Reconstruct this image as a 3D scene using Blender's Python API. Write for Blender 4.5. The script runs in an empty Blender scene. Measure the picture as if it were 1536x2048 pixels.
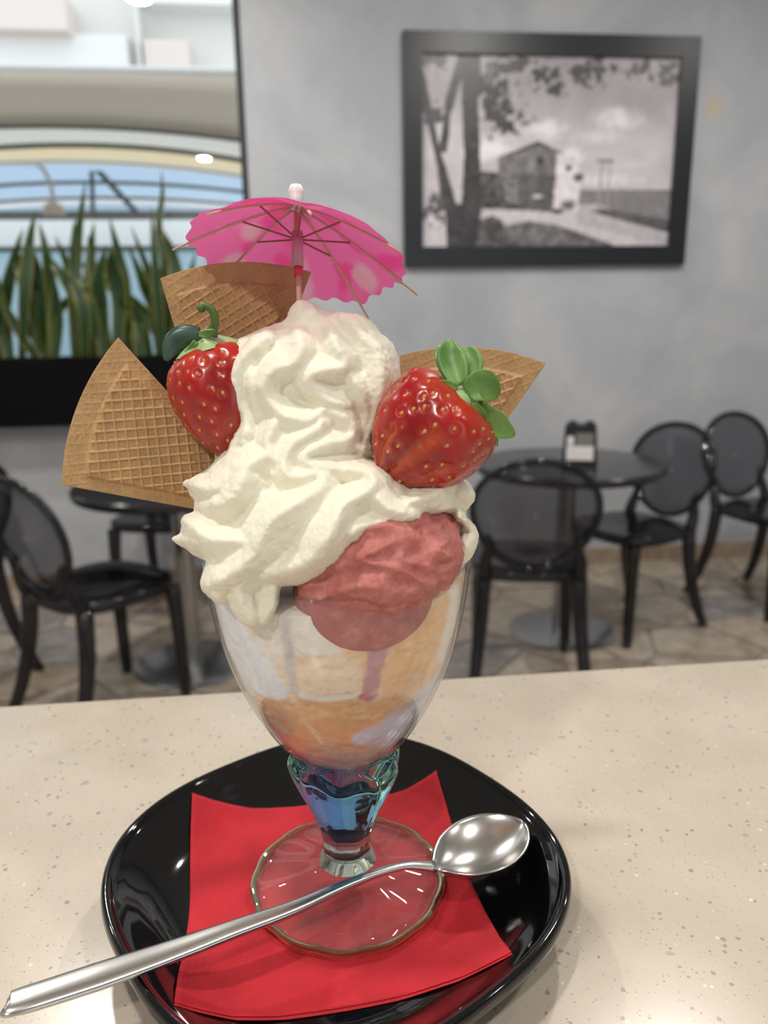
import bpy, math, random
import numpy as np
from mathutils import Vector, Matrix, noise as mnoise

random.seed(7); np.random.seed(7)
sc = bpy.context.scene
COL = sc.collection

# ------------------------------------------------------------------ camera
F = 1500.0                     # focal length in pixels of the 1536x2048 frame
CAMH = 1.31                    # eye height above the floor
HEAD = math.radians(-5.7); PITCH = math.radians(14.0); ROLL = math.radians(0.9)
_h = np.array([-math.sin(HEAD), math.cos(HEAD), 0.0])          # heading
_x = np.array([math.cos(HEAD), math.sin(HEAD), 0.0])
_f = _h*math.cos(PITCH) + np.array([0, 0, -math.sin(PITCH)])
_u = _h*math.sin(PITCH) + np.array([0, 0, math.cos(PITCH)])
CX = _x*math.cos(ROLL) - _u*math.sin(ROLL)
CU = _u*math.cos(ROLL) + _x*math.sin(ROLL)
O = np.array([0.0, 0.0, CAMH])
cd = bpy.data.cameras.new('camera'); cam = bpy.data.objects.new('camera', cd); COL.objects.link(cam)
cam.matrix_world = Matrix(((CX[0], CU[0], -_f[0], O[0]), (CX[1], CU[1], -_f[1], O[1]), (CX[2], CU[2], -_f[2], O[2]), (0, 0, 0, 1)))
cd.sensor_fit = 'VERTICAL'; cd.sensor_height = 36.0; cd.lens = F/2048*36.0
cd.clip_start = 0.01
cd.dof.use_dof = True; cd.dof.focus_distance = 0.285; cd.dof.aperture_fstop = 9.5
sc.camera = cam

# ------------------------------------------------------------------ world, exposure
w = bpy.data.worlds.new('overcast_sky'); sc.world = w; w.use_nodes = True
bg = w.node_tree.nodes['Background']; bg.inputs[0].default_value = (0.93, 0.96, 1.0, 1); bg.inputs[1].default_value = 1.9
sc.view_settings.view_transform = 'Standard'; sc.view_settings.look = 'None'
sc.view_settings.exposure = 0.0; sc.view_settings.gamma = 1.0; sc.view_settings.use_curve_mapping = False
sc.cycles.max_bounces = 10; sc.cycles.diffuse_bounces = 3; sc.cycles.glossy_bounces = 4; sc.cycles.transmission_bounces = 8; sc.cycles.transparent_max_bounces = 16
LAMP_W = 17.0
LAMP_COL = (1.0, 0.965, 0.92)
# ceiling downlights (x, y, watts factor); the fixtures themselves are built with the ceiling
LAMPS = [(-0.42, 0.15, 1.1), (0.95, -0.35, 0.6), (-0.90, 2.72, 1.9), (1.15, 2.05, 1.9), (-2.6, 2.2, 1.0), (2.75, 2.1, 1.0),
         (-3.2, -0.6, 0.9), (2.75, -0.6, 0.7), (-1.07, -1.7, 2.4)]
CEIL = 3.25
for i, (lx, ly, lf) in enumerate(LAMPS):
    ld = bpy.data.lights.new('downlight_lamp', 'AREA'); ld.shape = 'DISK'; ld.size = 0.14; ld.energy = LAMP_W*lf; ld.color = LAMP_COL
    lo = bpy.data.objects.new('downlight_lamp', ld); COL.objects.link(lo); lo.location = (lx, ly, CEIL-0.032)

# ------------------------------------------------------------------ pixel -> place helpers (real planes, real sizes)
def ray(px, py): return _f + CX*((px-768)/F) + CU*((1024-py)/F)
def at_z(px, py, z):
    d = ray(px, py); return O + d*((z-CAMH)/d[2])
def at_y(px, py, y):
    d = ray(px, py); return O + d*(y/d[1])
def at_h(px, py, dist):                       # on the vertical plane at distance dist along the heading
    d = ray(px, py); return O + d*(dist/(d @ _h))
def proj(P):
    v = np.asarray(P) - O; zz = v @ _f
    return np.stack([768+F*(v @ CX)/zz, 1024-F*(v @ CU)/zz], -1)

# ------------------------------------------------------------------ object helpers
def tag(o, label=None, cat=None, group=None, kind=None):
    if label: o['label'] = label
    if cat: o['category'] = cat
    if group: o['group'] = group
    if kind: o['kind'] = kind
    return o
def empty(name, loc=(0, 0, 0), rz=0.0):
    o = bpy.data.objects.new(name, None); COL.objects.link(o); o.location = loc; o.rotation_euler = (0, 0, rz)
    o.empty_display_size = 0.02
    return o
def link(name, me, mat=None, parent=None, world=True):
    o = bpy.data.objects.new(name, me); COL.objects.link(o)
    if mat is not None and not me.materials: me.materials.append(mat)
    if parent is not None:
        o.parent = parent
        if world: o.matrix_parent_inverse = (Matrix.Translation(parent.location) @ parent.rotation_euler.to_matrix().to_4x4()).inverted() if parent.parent is None else Matrix.Identity(4)
    return o
def fmesh(name, V, Q, smooth=True):
    """fast mesh from an (n,3) array and an (m,k) index array"""
    V = np.ascontiguousarray(V, dtype=np.float32); Q = np.ascontiguousarray(Q, dtype=np.int32)
    me = bpy.data.meshes.new(name); k = Q.shape[1]
    me.vertices.add(len(V)); me.vertices.foreach_set('co', V.ravel())
    me.loops.add(Q.size); me.loops.foreach_set('vertex_index', Q.ravel())
    me.polygons.add(len(Q)); me.polygons.foreach_set('loop_start', np.arange(0, Q.size, k, dtype=np.int32))
    me.polygons.foreach_set('loop_total', np.full(len(Q), k, dtype=np.int32))
    me.update(calc_edges=True); me.validate()
    if smooth: me.polygons.foreach_set('use_smooth', np.ones(len(me.polygons), dtype=bool))
    return me
def pmesh(name, V, Fc, smooth=False):
    me = bpy.data.meshes.new(name); me.from_pydata([tuple(map(float, v)) for v in V], [], [tuple(f) for f in Fc]); me.update()
    if smooth: me.polygons.foreach_set('use_smooth', np.ones(len(me.polygons), dtype=bool))
    return me
def setcol(me, C, name='col'):
    a = me.color_attributes.new(name, 'FLOAT_COLOR', 'POINT')
    C = np.asarray(C, dtype=np.float32)
    if C.shape[1] == 3: C = np.concatenate([C, np.ones((len(C), 1), np.float32)], 1)
    a.data.foreach_set('color', np.ascontiguousarray(C).ravel())
class MB:
    """collects simple shapes into one mesh"""
    def __init__(s): s.v = []; s.f = []
    def add(s, V, Fc):
        b = len(s.v); s.v += [tuple(map(float, p)) for p in V]; s.f += [tuple(i+b for i in f) for f in Fc]; return s
    def box(s, x0, x1, y0, y1, z0, z1, bev=0.0):
        if bev <= 0:
            V = [(x, y, z) for z in (z0, z1) for y in (y0, y1) for x in (x0, x1)]
            return s.add(V, [(0, 2, 3, 1), (4, 5, 7, 6), (0, 1, 5, 4), (2, 6, 7, 3), (0, 4, 6, 2), (1, 3, 7, 5)])
        import bmesh
        bm = bmesh.new(); bmesh.ops.create_cube(bm, size=1.0)
        for v in bm.verts: v.co = Vector(((x0+x1)/2+v.co.x*(x1-x0), (y0+y1)/2+v.co.y*(y1-y0), (z0+z1)/2+v.co.z*(z1-z0)))
        bmesh.ops.bevel(bm, geom=bm.edges[:], offset=bev, segments=2, profile=0.5, affect='EDGES')
        bm.verts.index_update()
        s.add([v.co for v in bm.verts], [[v.index for v in f.verts] for f in bm.faces]); bm.free(); return s
    def lathe(s, prof, n=48, c=(0, 0, 0), cap=True):
        V = []; Fc = []
        for (r, z) in prof:
            for i in range(n):
                a = 2*math.pi*i/n; V.append((c[0]+r*math.cos(a), c[1]+r*math.sin(a), c[2]+z))
        m = len(prof)
        for j in range(m-1):
            for i in range(n):
                k = (i+1) % n; Fc.append((j*n+i, j*n+k, (j+1)*n+k, (j+1)*n+i))
        if cap:
            Fc.append(tuple(reversed(range(n)))); Fc.append(tuple((m-1)*n+i for i in range(n)))
        return s.add(V, Fc)
    def tube(s, pts, rad, n=12, flat=1.0, up=None, cap=True):
        pts = np.asarray(pts, float); m = len(pts); rad = np.broadcast_to(rad, (m,))
        T = np.gradient(pts, axis=0); T /= np.linalg.norm(T, axis=1)[:, None]+1e-12
        a = np.array(up if up is not None else ((0, 0, 1) if abs(T[0][2]) < 0.9 else (1, 0, 0)), float)
        V = []; Fc = []
        for i in range(m):
            b = np.cross(T[i], a); b /= np.linalg.norm(b)+1e-12; nrm = np.cross(b, T[i])
            if up is None: a = nrm
            for k in range(n):
                t = 2*math.pi*k/n; V.append(pts[i]+rad[i]*(b*math.cos(t)+nrm*math.sin(t)*flat))
        for j in range(m-1):
            for i in range(n):
                k = (i+1) % n; Fc.append((j*n+i, j*n+k, (j+1)*n+k, (j+1)*n+i))
        if cap:
            Fc.append(tuple(reversed(range(n)))); Fc.append(tuple((m-1)*n+i for i in range(n)))
        return s.add(V, Fc)
    def build(s, name, mat, parent=None, smooth=False, angle=None):
        me = pmesh(name, s.v, s.f, smooth or angle is not None)
        if angle is not None: me.set_sharp_from_angle(angle=math.radians(angle))
        return link(name, me, mat, parent)
def spline(P, n):
    """Catmull-Rom through the rows of P, n samples"""
    P = np.asarray(P, float); m = len(P)
    Q = np.vstack([2*P[0]-P[1], P, 2*P[-1]-P[-2]])
    t = np.linspace(0, m-1-1e-9, n); i = t.astype(int); f = (t-i)[:, None]
    a, b, c, d = Q[i], Q[i+1], Q[i+2], Q[i+3]
    return 0.5*((2*b)+(-a+c)*f+(2*a-5*b+4*c-d)*f*f+(-a+3*b-3*c+d)*f**3)

# ------------------------------------------------------------------ signed-distance modelling
class SDF:
    def __init__(s, lo, hi, h):
        s.lo = np.array(lo, float); s.h = h; s.n = (np.ceil((np.array(hi)-s.lo)/h).astype(int)+1)
        s.D = np.full(s.n, 0.05, np.float32)
    def _box(s, lo, hi):
        a = np.clip(np.floor((np.array(lo)-s.lo)/s.h).astype(int), 0, s.n); b = np.clip(np.ceil((np.array(hi)-s.lo)/s.h).astype(int)+1, 0, s.n)
        if (b <= a).any(): return None
        g = [(s.lo[k]+s.h*np.arange(a[k], b[k])).astype(np.float32) for k in range(3)]
        return tuple(slice(a[k], b[k]) for k in range(3)), (g[0][:, None, None], g[1][None, :, None], g[2][None, None, :])
    def _mix(s, sl, d, k, sub=False):
        A = s.D[sl]
        if sub:
            d = -d; h = np.clip(0.5-0.5*(A-d)/k, 0, 1); s.D[sl] = A*(1-h)+d*h+k*h*(1-h)
        else:
            h = np.clip(0.5+0.5*(A-d)/k, 0, 1); s.D[sl] = A*(1-h)+d*h-k*h*(1-h)
    def capsule(s, a, b, ra, rb, k=0.002, sub=False):
        a = np.asarray(a, float); b = np.asarray(b, float); p = max(ra, rb)+k*1.5+2*s.h
        q = s._box(np.minimum(a, b)-p, np.maximum(a, b)+p)
        if q is None: return
        sl, (X, Y, Z) = q; ab = b-a; L = float(ab@ab)+1e-12
        t = np.clip(((X-a[0])*ab[0]+(Y-a[1])*ab[1]+(Z-a[2])*ab[2])/L, 0, 1)
        d = np.sqrt((X-a[0]-t*ab[0])**2+(Y-a[1]-t*ab[1])**2+(Z-a[2]-t*ab[2])**2)-(ra+(rb-ra)*t)
        s._mix(sl, d, k, sub)
    def chain(s, P, R, k=0.002, sub=False):
        R = np.broadcast_to(R, (len(P),))
        for i in range(len(P)-1): s.capsule(P[i], P[i+1], float(R[i]), float(R[i+1]), k, sub)
    def ball(s, c, r, k=0.003, M=None, sub=False):
        """ellipsoid with radii r, axes = rows of M"""
        c = np.asarray(c, float); r = np.broadcast_to(np.asarray(r, float), (3,)); p = r.max()+k*1.5+2*s.h
        q = s._box(c-p, c+p)
        if q is None: return
        sl, (X, Y, Z) = q; X = X-c[0]; Y = Y-c[1]; Z = Z-c[2]
        if M is None: M = np.eye(3)
        U = [(M[i][0]*X+M[i][1]*Y+M[i][2]*Z) for i in range(3)]
        k0 = np.sqrt(sum((U[i]/r[i])**2 for i in range(3))); k1 = np.sqrt(sum((U[i]/r[i]**2)**2 for i in range(3)))+1e-9
        s._mix(sl, k0*(k0-1)/k1, k, sub)
    def grid(s): return [(s.lo[k]+s.h*np.arange(s.n[k])).astype(np.float32).reshape([-1 if j == k else 1 for j in range(3)]) for k in range(3)]
    def sample(s, P):
        i = np.clip(np.round((np.asarray(P)-s.lo)/s.h).astype(int), 0, s.n-1); return s.D[i[..., 0], i[..., 1], i[..., 2]]
    def surf(s, px, py, t0=0.12, t1=0.5):
        """first point of the surface along the ray of a pixel"""
        d = ray(px, py); t = np.arange(t0, t1, s.h*0.7); P = O+t[:, None]*d
        v = s.sample(P); k = np.argmax(v < 0)
        if v[k] >= 0: k = int(np.argmin(v))
        return P[k]
    def nets(s, name):
        D = s.D; n = D.shape; ins = D < 0
        c = np.zeros((n[0]-1, n[1]-1, n[2]-1), np.int8)
        off = [(i, j, k) for i in (0, 1) for j in (0, 1) for k in (0, 1)]
        for (i, j, k) in off: c += ins[i:n[0]-1+i, j:n[1]-1+j, k:n[2]-1+k]
        I = np.argwhere((c > 0) & (c < 8)); idm = np.full(c.shape, -1, np.int32); idm[I[:, 0], I[:, 1], I[:, 2]] = np.arange(len(I))
        val = np.stack([D[I[:, 0]+i, I[:, 1]+j, I[:, 2]+k] for (i, j, k) in off], 1)
        acc = np.zeros((len(I), 3)); cnt = np.zeros(len(I))
        for a in range(8):
            for b in range(a+1, 8):
                da = np.array(off[b])-np.array(off[a])
                if np.abs(da).sum() != 1: continue
                m = (val[:, a] < 0) != (val[:, b] < 0); t = val[:, a]/(val[:, a]-val[:, b]+1e-12)
                p = np.array(off[a])[None]+t[:, None]*da[None]; acc[m] += p[m]; cnt[m] += 1
        V = s.lo+(I+acc/cnt[:, None])*s.h
        Q = []
        for ax in range(3):
            u, v = (ax+1) % 3, (ax+2) % 3
            sl0 = [slice(None)]*3; sl1 = [slice(None)]*3; sl0[ax] = slice(0, n[ax]-1); sl1[ax] = slice(1, n[ax])
            A = ins[tuple(sl0)]; B = ins[tuple(sl1)]
            E = np.argwhere(A != B); ok = (E[:, u] > 0) & (E[:, v] > 0) & (E[:, u] < n[u]-1) & (E[:, v] < n[v]-1); E = E[ok]
            fl = A[E[:, 0], E[:, 1], E[:, 2]]
            def cell(du, dv):
                e = E.copy(); e[:, u] -= du; e[:, v] -= dv; return idm[e[:, 0], e[:, 1], e[:, 2]]
            q = np.stack([cell(1, 1), cell(0, 1), cell(0, 0), cell(1, 0)], 1); q[~fl] = q[~fl][:, ::-1]; Q.append(q)
        return V, np.concatenate(Q)
def relax(V, Q, it=1, f=0.5):
    e = np.concatenate([Q[:, [0, 1]], Q[:, [1, 2]], Q[:, [2, 3]], Q[:, [3, 0]]])
    for _ in range(it):
        S = np.zeros_like(V); c = np.bincount(e[:, 0], minlength=len(V))+np.bincount(e[:, 1], minlength=len(V))
        for k in range(3):
            S[:, k] = np.bincount(e[:, 0], V[e[:, 1], k], len(V))+np.bincount(e[:, 1], V[e[:, 0], k], len(V))
        V = V+f*(S/c[:, None]-V)
    return V
def vnormals(V, Q):
    n = np.cross(V[Q[:, 2]]-V[Q[:, 0]], V[Q[:, 3]]-V[Q[:, 1]]); N = np.zeros_like(V)
    for k in range(3):
        for j in range(4): N[:, k] += np.bincount(Q[:, j], n[:, k], len(V))
    return N/(np.linalg.norm(N, axis=1)[:, None]+1e-12)
def vnoise(V, scale, seed=0.0):
    s = seed*17.3
    return np.array([mnoise.noise(Vector((x*scale+s, y*scale-s, z*scale+2*s))) for x, y, z in V])

# ------------------------------------------------------------------ materials
MATS = {}
def mat(name, base=(0.8, 0.8, 0.8), rough=0.5, metal=0.0, **kw):
    m = bpy.data.materials.new(name); m.use_nodes = True; p = m.node_tree.nodes['Principled BSDF']
    p.inputs['Base Color'].default_value = (*base, 1); p.inputs['Roughness'].default_value = rough; p.inputs['Metallic'].default_value = metal
    for k, v in kw.items():
        p.inputs[k.replace('_', ' ')].default_value = v
    MATS[name] = m
    return m
def N(m, t, **kw):
    n = m.node_tree.nodes.new(t)
    for k, v in kw.items(): setattr(n, k, v)
    return n
def L(m, a, ao, b, bi): m.node_tree.links.new(a.outputs[ao], b.inputs[bi])
def P_(m): return m.node_tree.nodes['Principled BSDF']
def coords(m, out='Object'):
    c = N(m, 'ShaderNodeTexCoord'); return c, out
def noise_n(m, scale, detail=4, rough=0.5, out='Object'):
    c = N(m, 'ShaderNodeTexCoord'); n = N(m, 'ShaderNodeTexNoise'); n.inputs['Scale'].default_value = scale
    n.inputs['Detail'].default_value = detail; n.inputs['Roughness'].default_value = rough; L(m, c, out, n, 'Vector'); return n
def ramp(m, src, so, stops, interp='LINEAR'):
    r = N(m, 'ShaderNodeValToRGB'); r.color_ramp.interpolation = interp; e = r.color_ramp.elements
    while len(e) < len(stops): e.new(0.5)
    for k, (p, c) in enumerate(stops): e[k].position = p; e[k].color = (*c, 1) if len(c) == 3 else c
    L(m, src, so, r, 'Fac'); return r
def bump(m, src, so, strength=0.2, dist=0.001):
    b = N(m, 'ShaderNodeBump'); b.inputs['Strength'].default_value = strength; b.inputs['Distance'].default_value = dist
    L(m, src, so, b, 'Height'); L(m, b, 'Normal', P_(m), 'Normal'); return b
def vcol(m, name='col'):
    a = N(m, 'ShaderNodeVertexColor'); a.layer_name = name; L(m, a, 'Color', P_(m), 'Base Color'); return a
def thin(name, tint, rough=0.03, ior=1.45, body=None, bodyfac=0.0):
    """thin clear sheet: tinted transparency with a Fresnel reflection"""
    m = bpy.data.materials.new(name); m.use_nodes = True; nt = m.node_tree; nt.nodes.remove(P_(m)); out = nt.nodes['Material Output']
    t = N(m, 'ShaderNodeBsdfTransparent'); t.inputs[0].default_value = (*tint, 1)
    g = N(m, 'ShaderNodeBsdfGlossy'); g.inputs['Roughness'].default_value = rough
    lw = N(m, 'ShaderNodeLayerWeight'); lw.inputs[0].default_value = 0.5
    pw = N(m, 'ShaderNodeMath', operation='POWER'); pw.inputs[1].default_value = 5.0; L(m, lw, 'Facing', pw, 0)
    f0 = ((ior-1)/(ior+1))**2; fr = N(m, 'ShaderNodeMath', operation='MULTIPLY_ADD'); fr.inputs[1].default_value = 1-f0; fr.inputs[2].default_value = f0; L(m, pw, 0, fr, 0)
    mx = N(m, 'ShaderNodeMixShader'); L(m, fr, 0, mx, 0)
    if body is not None:
        d = N(m, 'ShaderNodeBsdfDiffuse'); d.inputs[0].default_value = (*body, 1)
        m2 = N(m, 'ShaderNodeMixShader'); m2.inputs[0].default_value = bodyfac; L(m, t, 0, m2, 1); L(m, d, 0, m2, 2); L(m, m2, 0, mx, 1)
    else: L(m, t, 0, mx, 1)
    L(m, g, 0, mx, 2); L(m, mx, 0, out, 0); return m
# plaster
M_wall = mat('grey_plaster', (0.4, 0.4, 0.41), 0.55)
n = noise_n(M_wall, 1.5, 7, 0.62); n.inputs['Distortion'].default_value = 0.6; r = ramp(M_wall, n, 'Fac', [(0.3, (0.375, 0.395, 0.425)), (0.5, (0.465, 0.482, 0.507)), (0.68, (0.575, 0.578, 0.592))])
L(M_wall, r, 'Color', P_(M_wall), 'Base Color')
n2 = noise_n(M_wall, 9, 5); bump(M_wall, n2, 'Fac', 0.15, 0.01)
M_ceil = mat('white_ceiling', (0.8, 0.79, 0.77), 0.8)
M_grout = mat('grout', (0.28, 0.25, 0.22), 0.8)
def stone(name, a, b, c):
    m = mat(name, a, 0.25); n = noise_n(m, 7.0, 8, 0.7); n.inputs['Distortion'].default_value = 1.2; r = ramp(m, n, 'Fac', [(0.32, a), (0.5, b), (0.7, c)])
    L(m, r, 'Color', P_(m), 'Base Color'); return m
STONES = [stone('stone_beige', (0.24, 0.19, 0.14), (0.38, 0.315, 0.245), (0.50, 0.43, 0.345)), stone('stone_sand', (0.30, 0.245, 0.18), (0.42, 0.355, 0.275), (0.53, 0.47, 0.385)),
          stone('stone_grey', (0.14, 0.12, 0.11), (0.25, 0.22, 0.20), (0.40, 0.36, 0.32)), stone('stone_brown', (0.18, 0.13, 0.09), (0.31, 0.24, 0.17), (0.42, 0.34, 0.26))]
M_skirt = stone('skirting_stone', (0.26, 0.19, 0.13), (0.38, 0.29, 0.21), (0.45, 0.36, 0.27))
# worktop: pale quartz with grey chips
M_top = mat('speckled_quartz', (0.7, 0.6, 0.48), 0.22)
def quartz():
    m = M_top; nt = m.node_tree
    base = noise_n(m, 14, 4); rb = ramp(m, base, 'Fac', [(0.35, (0.50, 0.425, 0.335)), (0.65, (0.57, 0.49, 0.395))])
    prev = rb
    for (sc_, thr, size, colr, dist) in ((900, 0.16, 0.30, (0.33, 0.27, 0.22), 0.0), (330, 0.13, 0.30, (0.27, 0.23, 0.20), 1.0), (420, 0.025, 0.30, (0.74, 0.67, 0.58), 0.6), (150, 0.045, 0.24, (0.36, 0.34, 0.33), 1.5)):
        c = N(m, 'ShaderNodeTexCoord'); nz = N(m, 'ShaderNodeTexNoise'); nz.inputs['Scale'].default_value = sc_*1.4
        L(m, c, 'Object', nz, 'Vector')
        mxv = N(m, 'ShaderNodeMixRGB'); mxv.blend_type = 'LINEAR_LIGHT'; mxv.inputs[0].default_value = 0.0025*dist*(95/sc_); L(m, c, 'Object', mxv, 1); L(m, nz, 'Color', mxv, 2)
        mp = N(m, 'ShaderNodeMapping'); mp.inputs['Scale'].default_value = (1, 1, 0.01); mp.inputs['Rotation'].default_value = (0, 0, 0.4); L(m, mxv, 0, mp, 0)
        v = N(m, 'ShaderNodeTexVoronoi'); v.inputs['Scale'].default_value = sc_; L(m, mp, 0, v, 'Vector')
        sep = N(m, 'ShaderNodeSeparateColor'); L(m, v, 'Color', sep, 0)
        lt = N(m, 'ShaderNodeMath', operation='LESS_THAN'); lt.inputs[1].default_value = thr; L(m, sep, 'Red', lt, 0)
        sz = N(m, 'ShaderNodeMath', operation='MULTIPLY_ADD'); sz.inputs[1].default_value = size; sz.inputs[2].default_value = 0.10; L(m, sep, 'Green', sz, 0)
        ds = N(m, 'ShaderNodeMath', operation='LESS_THAN'); L(m, v, 'Distance', ds, 0); L(m, sz, 0, ds, 1)
        an = N(m, 'ShaderNodeMath', operation='MULTIPLY'); L(m, lt, 0, an, 0); L(m, ds, 0, an, 1)
        an2 = N(m, 'ShaderNodeMath', operation='MULTIPLY'); an2.inputs[1].default_value = 0.85; L(m, an, 0, an2, 0)
        mx = N(m, 'ShaderNodeMixRGB'); L(m, an2, 0, mx, 0); L(m, prev, 0, mx, 1); mx.inputs[2].default_value = (*colr, 1); prev = mx
    L(m, prev, 0, P_(m), 'Base Color')
quartz()
M_black = mat('black_frame', (0.012, 0.014, 0.018), 0.35)
M_planter = mat('black_planter', (0.003, 0.003, 0.0035), 0.7, Specular_IOR_Level=0.1)
M_tabletop = mat('black_tabletop', (0.02, 0.02, 0.022), 0.22)
M_steel = mat('brushed_steel', (0.42, 0.42, 0.42), 0.25, 1.0)
M_smoke = thin('smoke_plastic', (0.56, 0.56, 0.585), 0.05, 1.5, (0.06, 0.06, 0.07), 0.10)
M_smoke2 = thin('smoke_plastic_thick', (0.24, 0.24, 0.26), 0.06, 1.5, (0.03, 0.03, 0.035), 0.25)
M_ceramic = mat('black_glazed_ceramic', (0.0025, 0.0025, 0.003), 0.06, Coat_Weight=0.3)
M_nap = mat('red_paper', (0.52, 0.012, 0.022), 0.85)
def napk():
    m = M_nap; c = N(m, 'ShaderNodeTexCoord'); v = N(m, 'ShaderNodeTexVoronoi'); v.inputs['Scale'].default_value = 800
    L(m, c, 'Object', v, 'Vector'); bump(m, v, 'Distance', 0.35, 0.0006)
    n = noise_n(m, 60, 4); r = ramp(m, n, 'Fac', [(0.3, (0.42, 0.008, 0.016)), (0.7, (0.54, 0.013, 0.024))]); L(m, r, 'Color', P_(m), 'Base Color')
napk()
M_spoon = mat('stainless_steel', (0.62, 0.60, 0.57), 0.24, 1.0)
M_bowlglass = thin('clear_bowl_glass', (0.985, 0.985, 0.993), 0.02, 1.45, (0.8, 0.8, 0.95), 0.012)
M_footglass = thin('clear_foot_glass', (0.97, 0.955, 0.95), 0.03, 1.5, (1.0, 0.86, 0.84), 0.03)
def solidglass(name, col, rough=0.0, ior=1.5):
    m = bpy.data.materials.new(name); m.use_nodes = True; nt = m.node_tree; nt.nodes.remove(P_(m))
    g = N(m, 'ShaderNodeBsdfGlass'); g.inputs['Color'].default_value = (*col, 1); g.inputs['Roughness'].default_value = rough; g.inputs['IOR'].default_value = ior
    L(m, g, 0, nt.nodes['Material Output'], 0); return m, g
M_rimglass, _g = solidglass('green_edge_glass', (0.78, 0.88, 0.62))
M_stem, _gs = solidglass('iridescent_stem_glass', (0.7, 0.85, 0.95))
M_cream = mat('whipped_cream', (0.89, 0.845, 0.68), 0.5, Subsurface_Weight=0.12, Subsurface_Scale=0.002)
P_(M_cream).inputs['Subsurface Radius'].default_value = (1.0, 0.8, 0.45)
P_(M_cream).inputs['Specular IOR Level'].default_value = 0.3
n = noise_n(M_cream, 900, 3); bump(M_cream, n, 'Fac', 0.12, 0.0006)
M_pinkice = mat('strawberry_ice_cream', (0.62, 0.20, 0.18), 0.45, Subsurface_Weight=0.2, Subsurface_Scale=0.002)
n = noise_n(M_pinkice, 160, 8, 0.7); r = ramp(M_pinkice, n, 'Fac', [(0.3, (0.42, 0.105, 0.09)), (0.55, (0.57, 0.185, 0.155)), (0.75, (0.72, 0.32, 0.26))])
L(M_pinkice, r, 'Color', P_(M_pinkice), 'Base Color'); n = noise_n(M_pinkice, 420, 6, 0.7); bump(M_pinkice, n, 'Fac', 0.5, 0.0012)
M_melt = mat('melted_ice_cream', (0.9, 0.8, 0.7), 0.35); vcol(M_melt); n = noise_n(M_melt, 500, 5, 0.65); bump(M_melt, n, 'Fac', 0.25, 0.0008)
M_berry = mat('strawberry_flesh', (0.6, 0.02, 0.01), 0.25, Coat_Weight=0.25, Coat_Roughness=0.15, Subsurface_Weight=0.12, Subsurface_Scale=0.002); vcol(M_berry)
n = noise_n(M_berry, 300, 4); bump(M_berry, n, 'Fac', 0.12, 0.0008)
M_seed = mat('strawberry_seed', (0.62, 0.33, 0.09), 0.3)
M_sepal = mat('strawberry_leaf', (0.06, 0.2, 0.02), 0.4)
n = noise_n(M_sepal, 120, 4); r = ramp(M_sepal, n, 'Fac', [(0.3, (0.06, 0.17, 0.018)), (0.7, (0.20, 0.36, 0.08))]); L(M_sepal, r, 'Color', P_(M_sepal), 'Base Color')
M_sepal2 = mat('strawberry_leaf_dark', (0.02, 0.05, 0.03), 0.3)
n = noise_n(M_sepal2, 120, 4); r = ramp(M_sepal2, n, 'Fac', [(0.3, (0.018, 0.05, 0.03)), (0.7, (0.06, 0.12, 0.08))]); L(M_sepal2, r, 'Color', P_(M_sepal2), 'Base Color')
M_calyx = mat('pale_calyx', (0.36, 0.5, 0.22), 0.5)
M_stalk = mat('strawberry_stalk', (0.07, 0.13, 0.02), 0.45)
M_wafer = mat('wafer', (0.55, 0.32, 0.13), 0.75); vcol(M_wafer)
n = noise_n(M_wafer, 700, 5, 0.7); bump(M_wafer, n, 'Fac', 0.35, 0.0006)
def paper(name):
    m = bpy.data.materials.new(name); m.use_nodes = True; nt = m.node_tree; nt.nodes.remove(P_(m)); out = nt.nodes['Material Output']
    a = N(m, 'ShaderNodeVertexColor'); a.layer_name = 'col'
    d = N(m, 'ShaderNodeBsdfDiffuse'); t = N(m, 'ShaderNodeBsdfTranslucent'); mx = N(m, 'ShaderNodeMixShader'); mx.inputs[0].default_value = 0.5
    L(m, a, 'Color', d, 0); L(m, a, 'Color', t, 0); L(m, d, 0, mx, 1); L(m, t, 0, mx, 2); L(m, mx, 0, out, 0); return m
M_paper = paper('pink_paper')
M_wood = mat('pale_wood', (0.62, 0.42, 0.30), 0.6)
M_strut = mat('dark_wood_strut', (0.30, 0.10, 0.10), 0.6)
M_capw = mat('white_plastic', (0.85, 0.80, 0.78), 0.4)
M_runner = mat('pink_plastic_runner', (0.55, 0.28, 0.36), 0.4)
M_ring = mat('red_ring', (0.7, 0.03, 0.10), 0.4)
M_print = mat('photo_print', (0.5, 0.5, 0.5), 0.35); vcol(M_print)
M_winframe = mat('dark_window_frame', (0.02, 0.025, 0.027), 0.4)
M_pane = thin('window_glass', (0.93, 0.96, 0.97), 0.01, 1.5)
M_leaf = mat('snake_plant_leaf', (0.05, 0.12, 0.02), 0.4)
def leafm():
    m = M_leaf; a = N(m, 'ShaderNodeVertexColor'); a.layer_name = 'col'; sp = N(m, 'ShaderNodeSeparateColor'); L(m, a, 'Color', sp, 0)
    nz = noise_n(m, 22, 3); mp = N(m, 'ShaderNodeMath', operation='MULTIPLY_ADD'); mp.inputs[1].default_value = 0.25; L(m, nz, 'Fac', mp, 0); L(m, sp, 'Red', mp, 2)
    r = ramp(m, mp, 0, [(0.55, (0.006, 0.030, 0.004)), (0.8, (0.016, 0.055, 0.007)), (0.9, (0.11, 0.12, 0.014)), (1.0, (0.20, 0.18, 0.03))]); L(m, r, 'Color', P_(m), 'Base Color')
leafm()
M_soil = mat('potting_soil', (0.03, 0.02, 0.015), 0.9)
M_white = mat('outdoor_white', (0.78, 0.77, 0.74), 0.7)
M_facade = mat('pale_facade', (0.72, 0.70, 0.66), 0.8)
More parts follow.
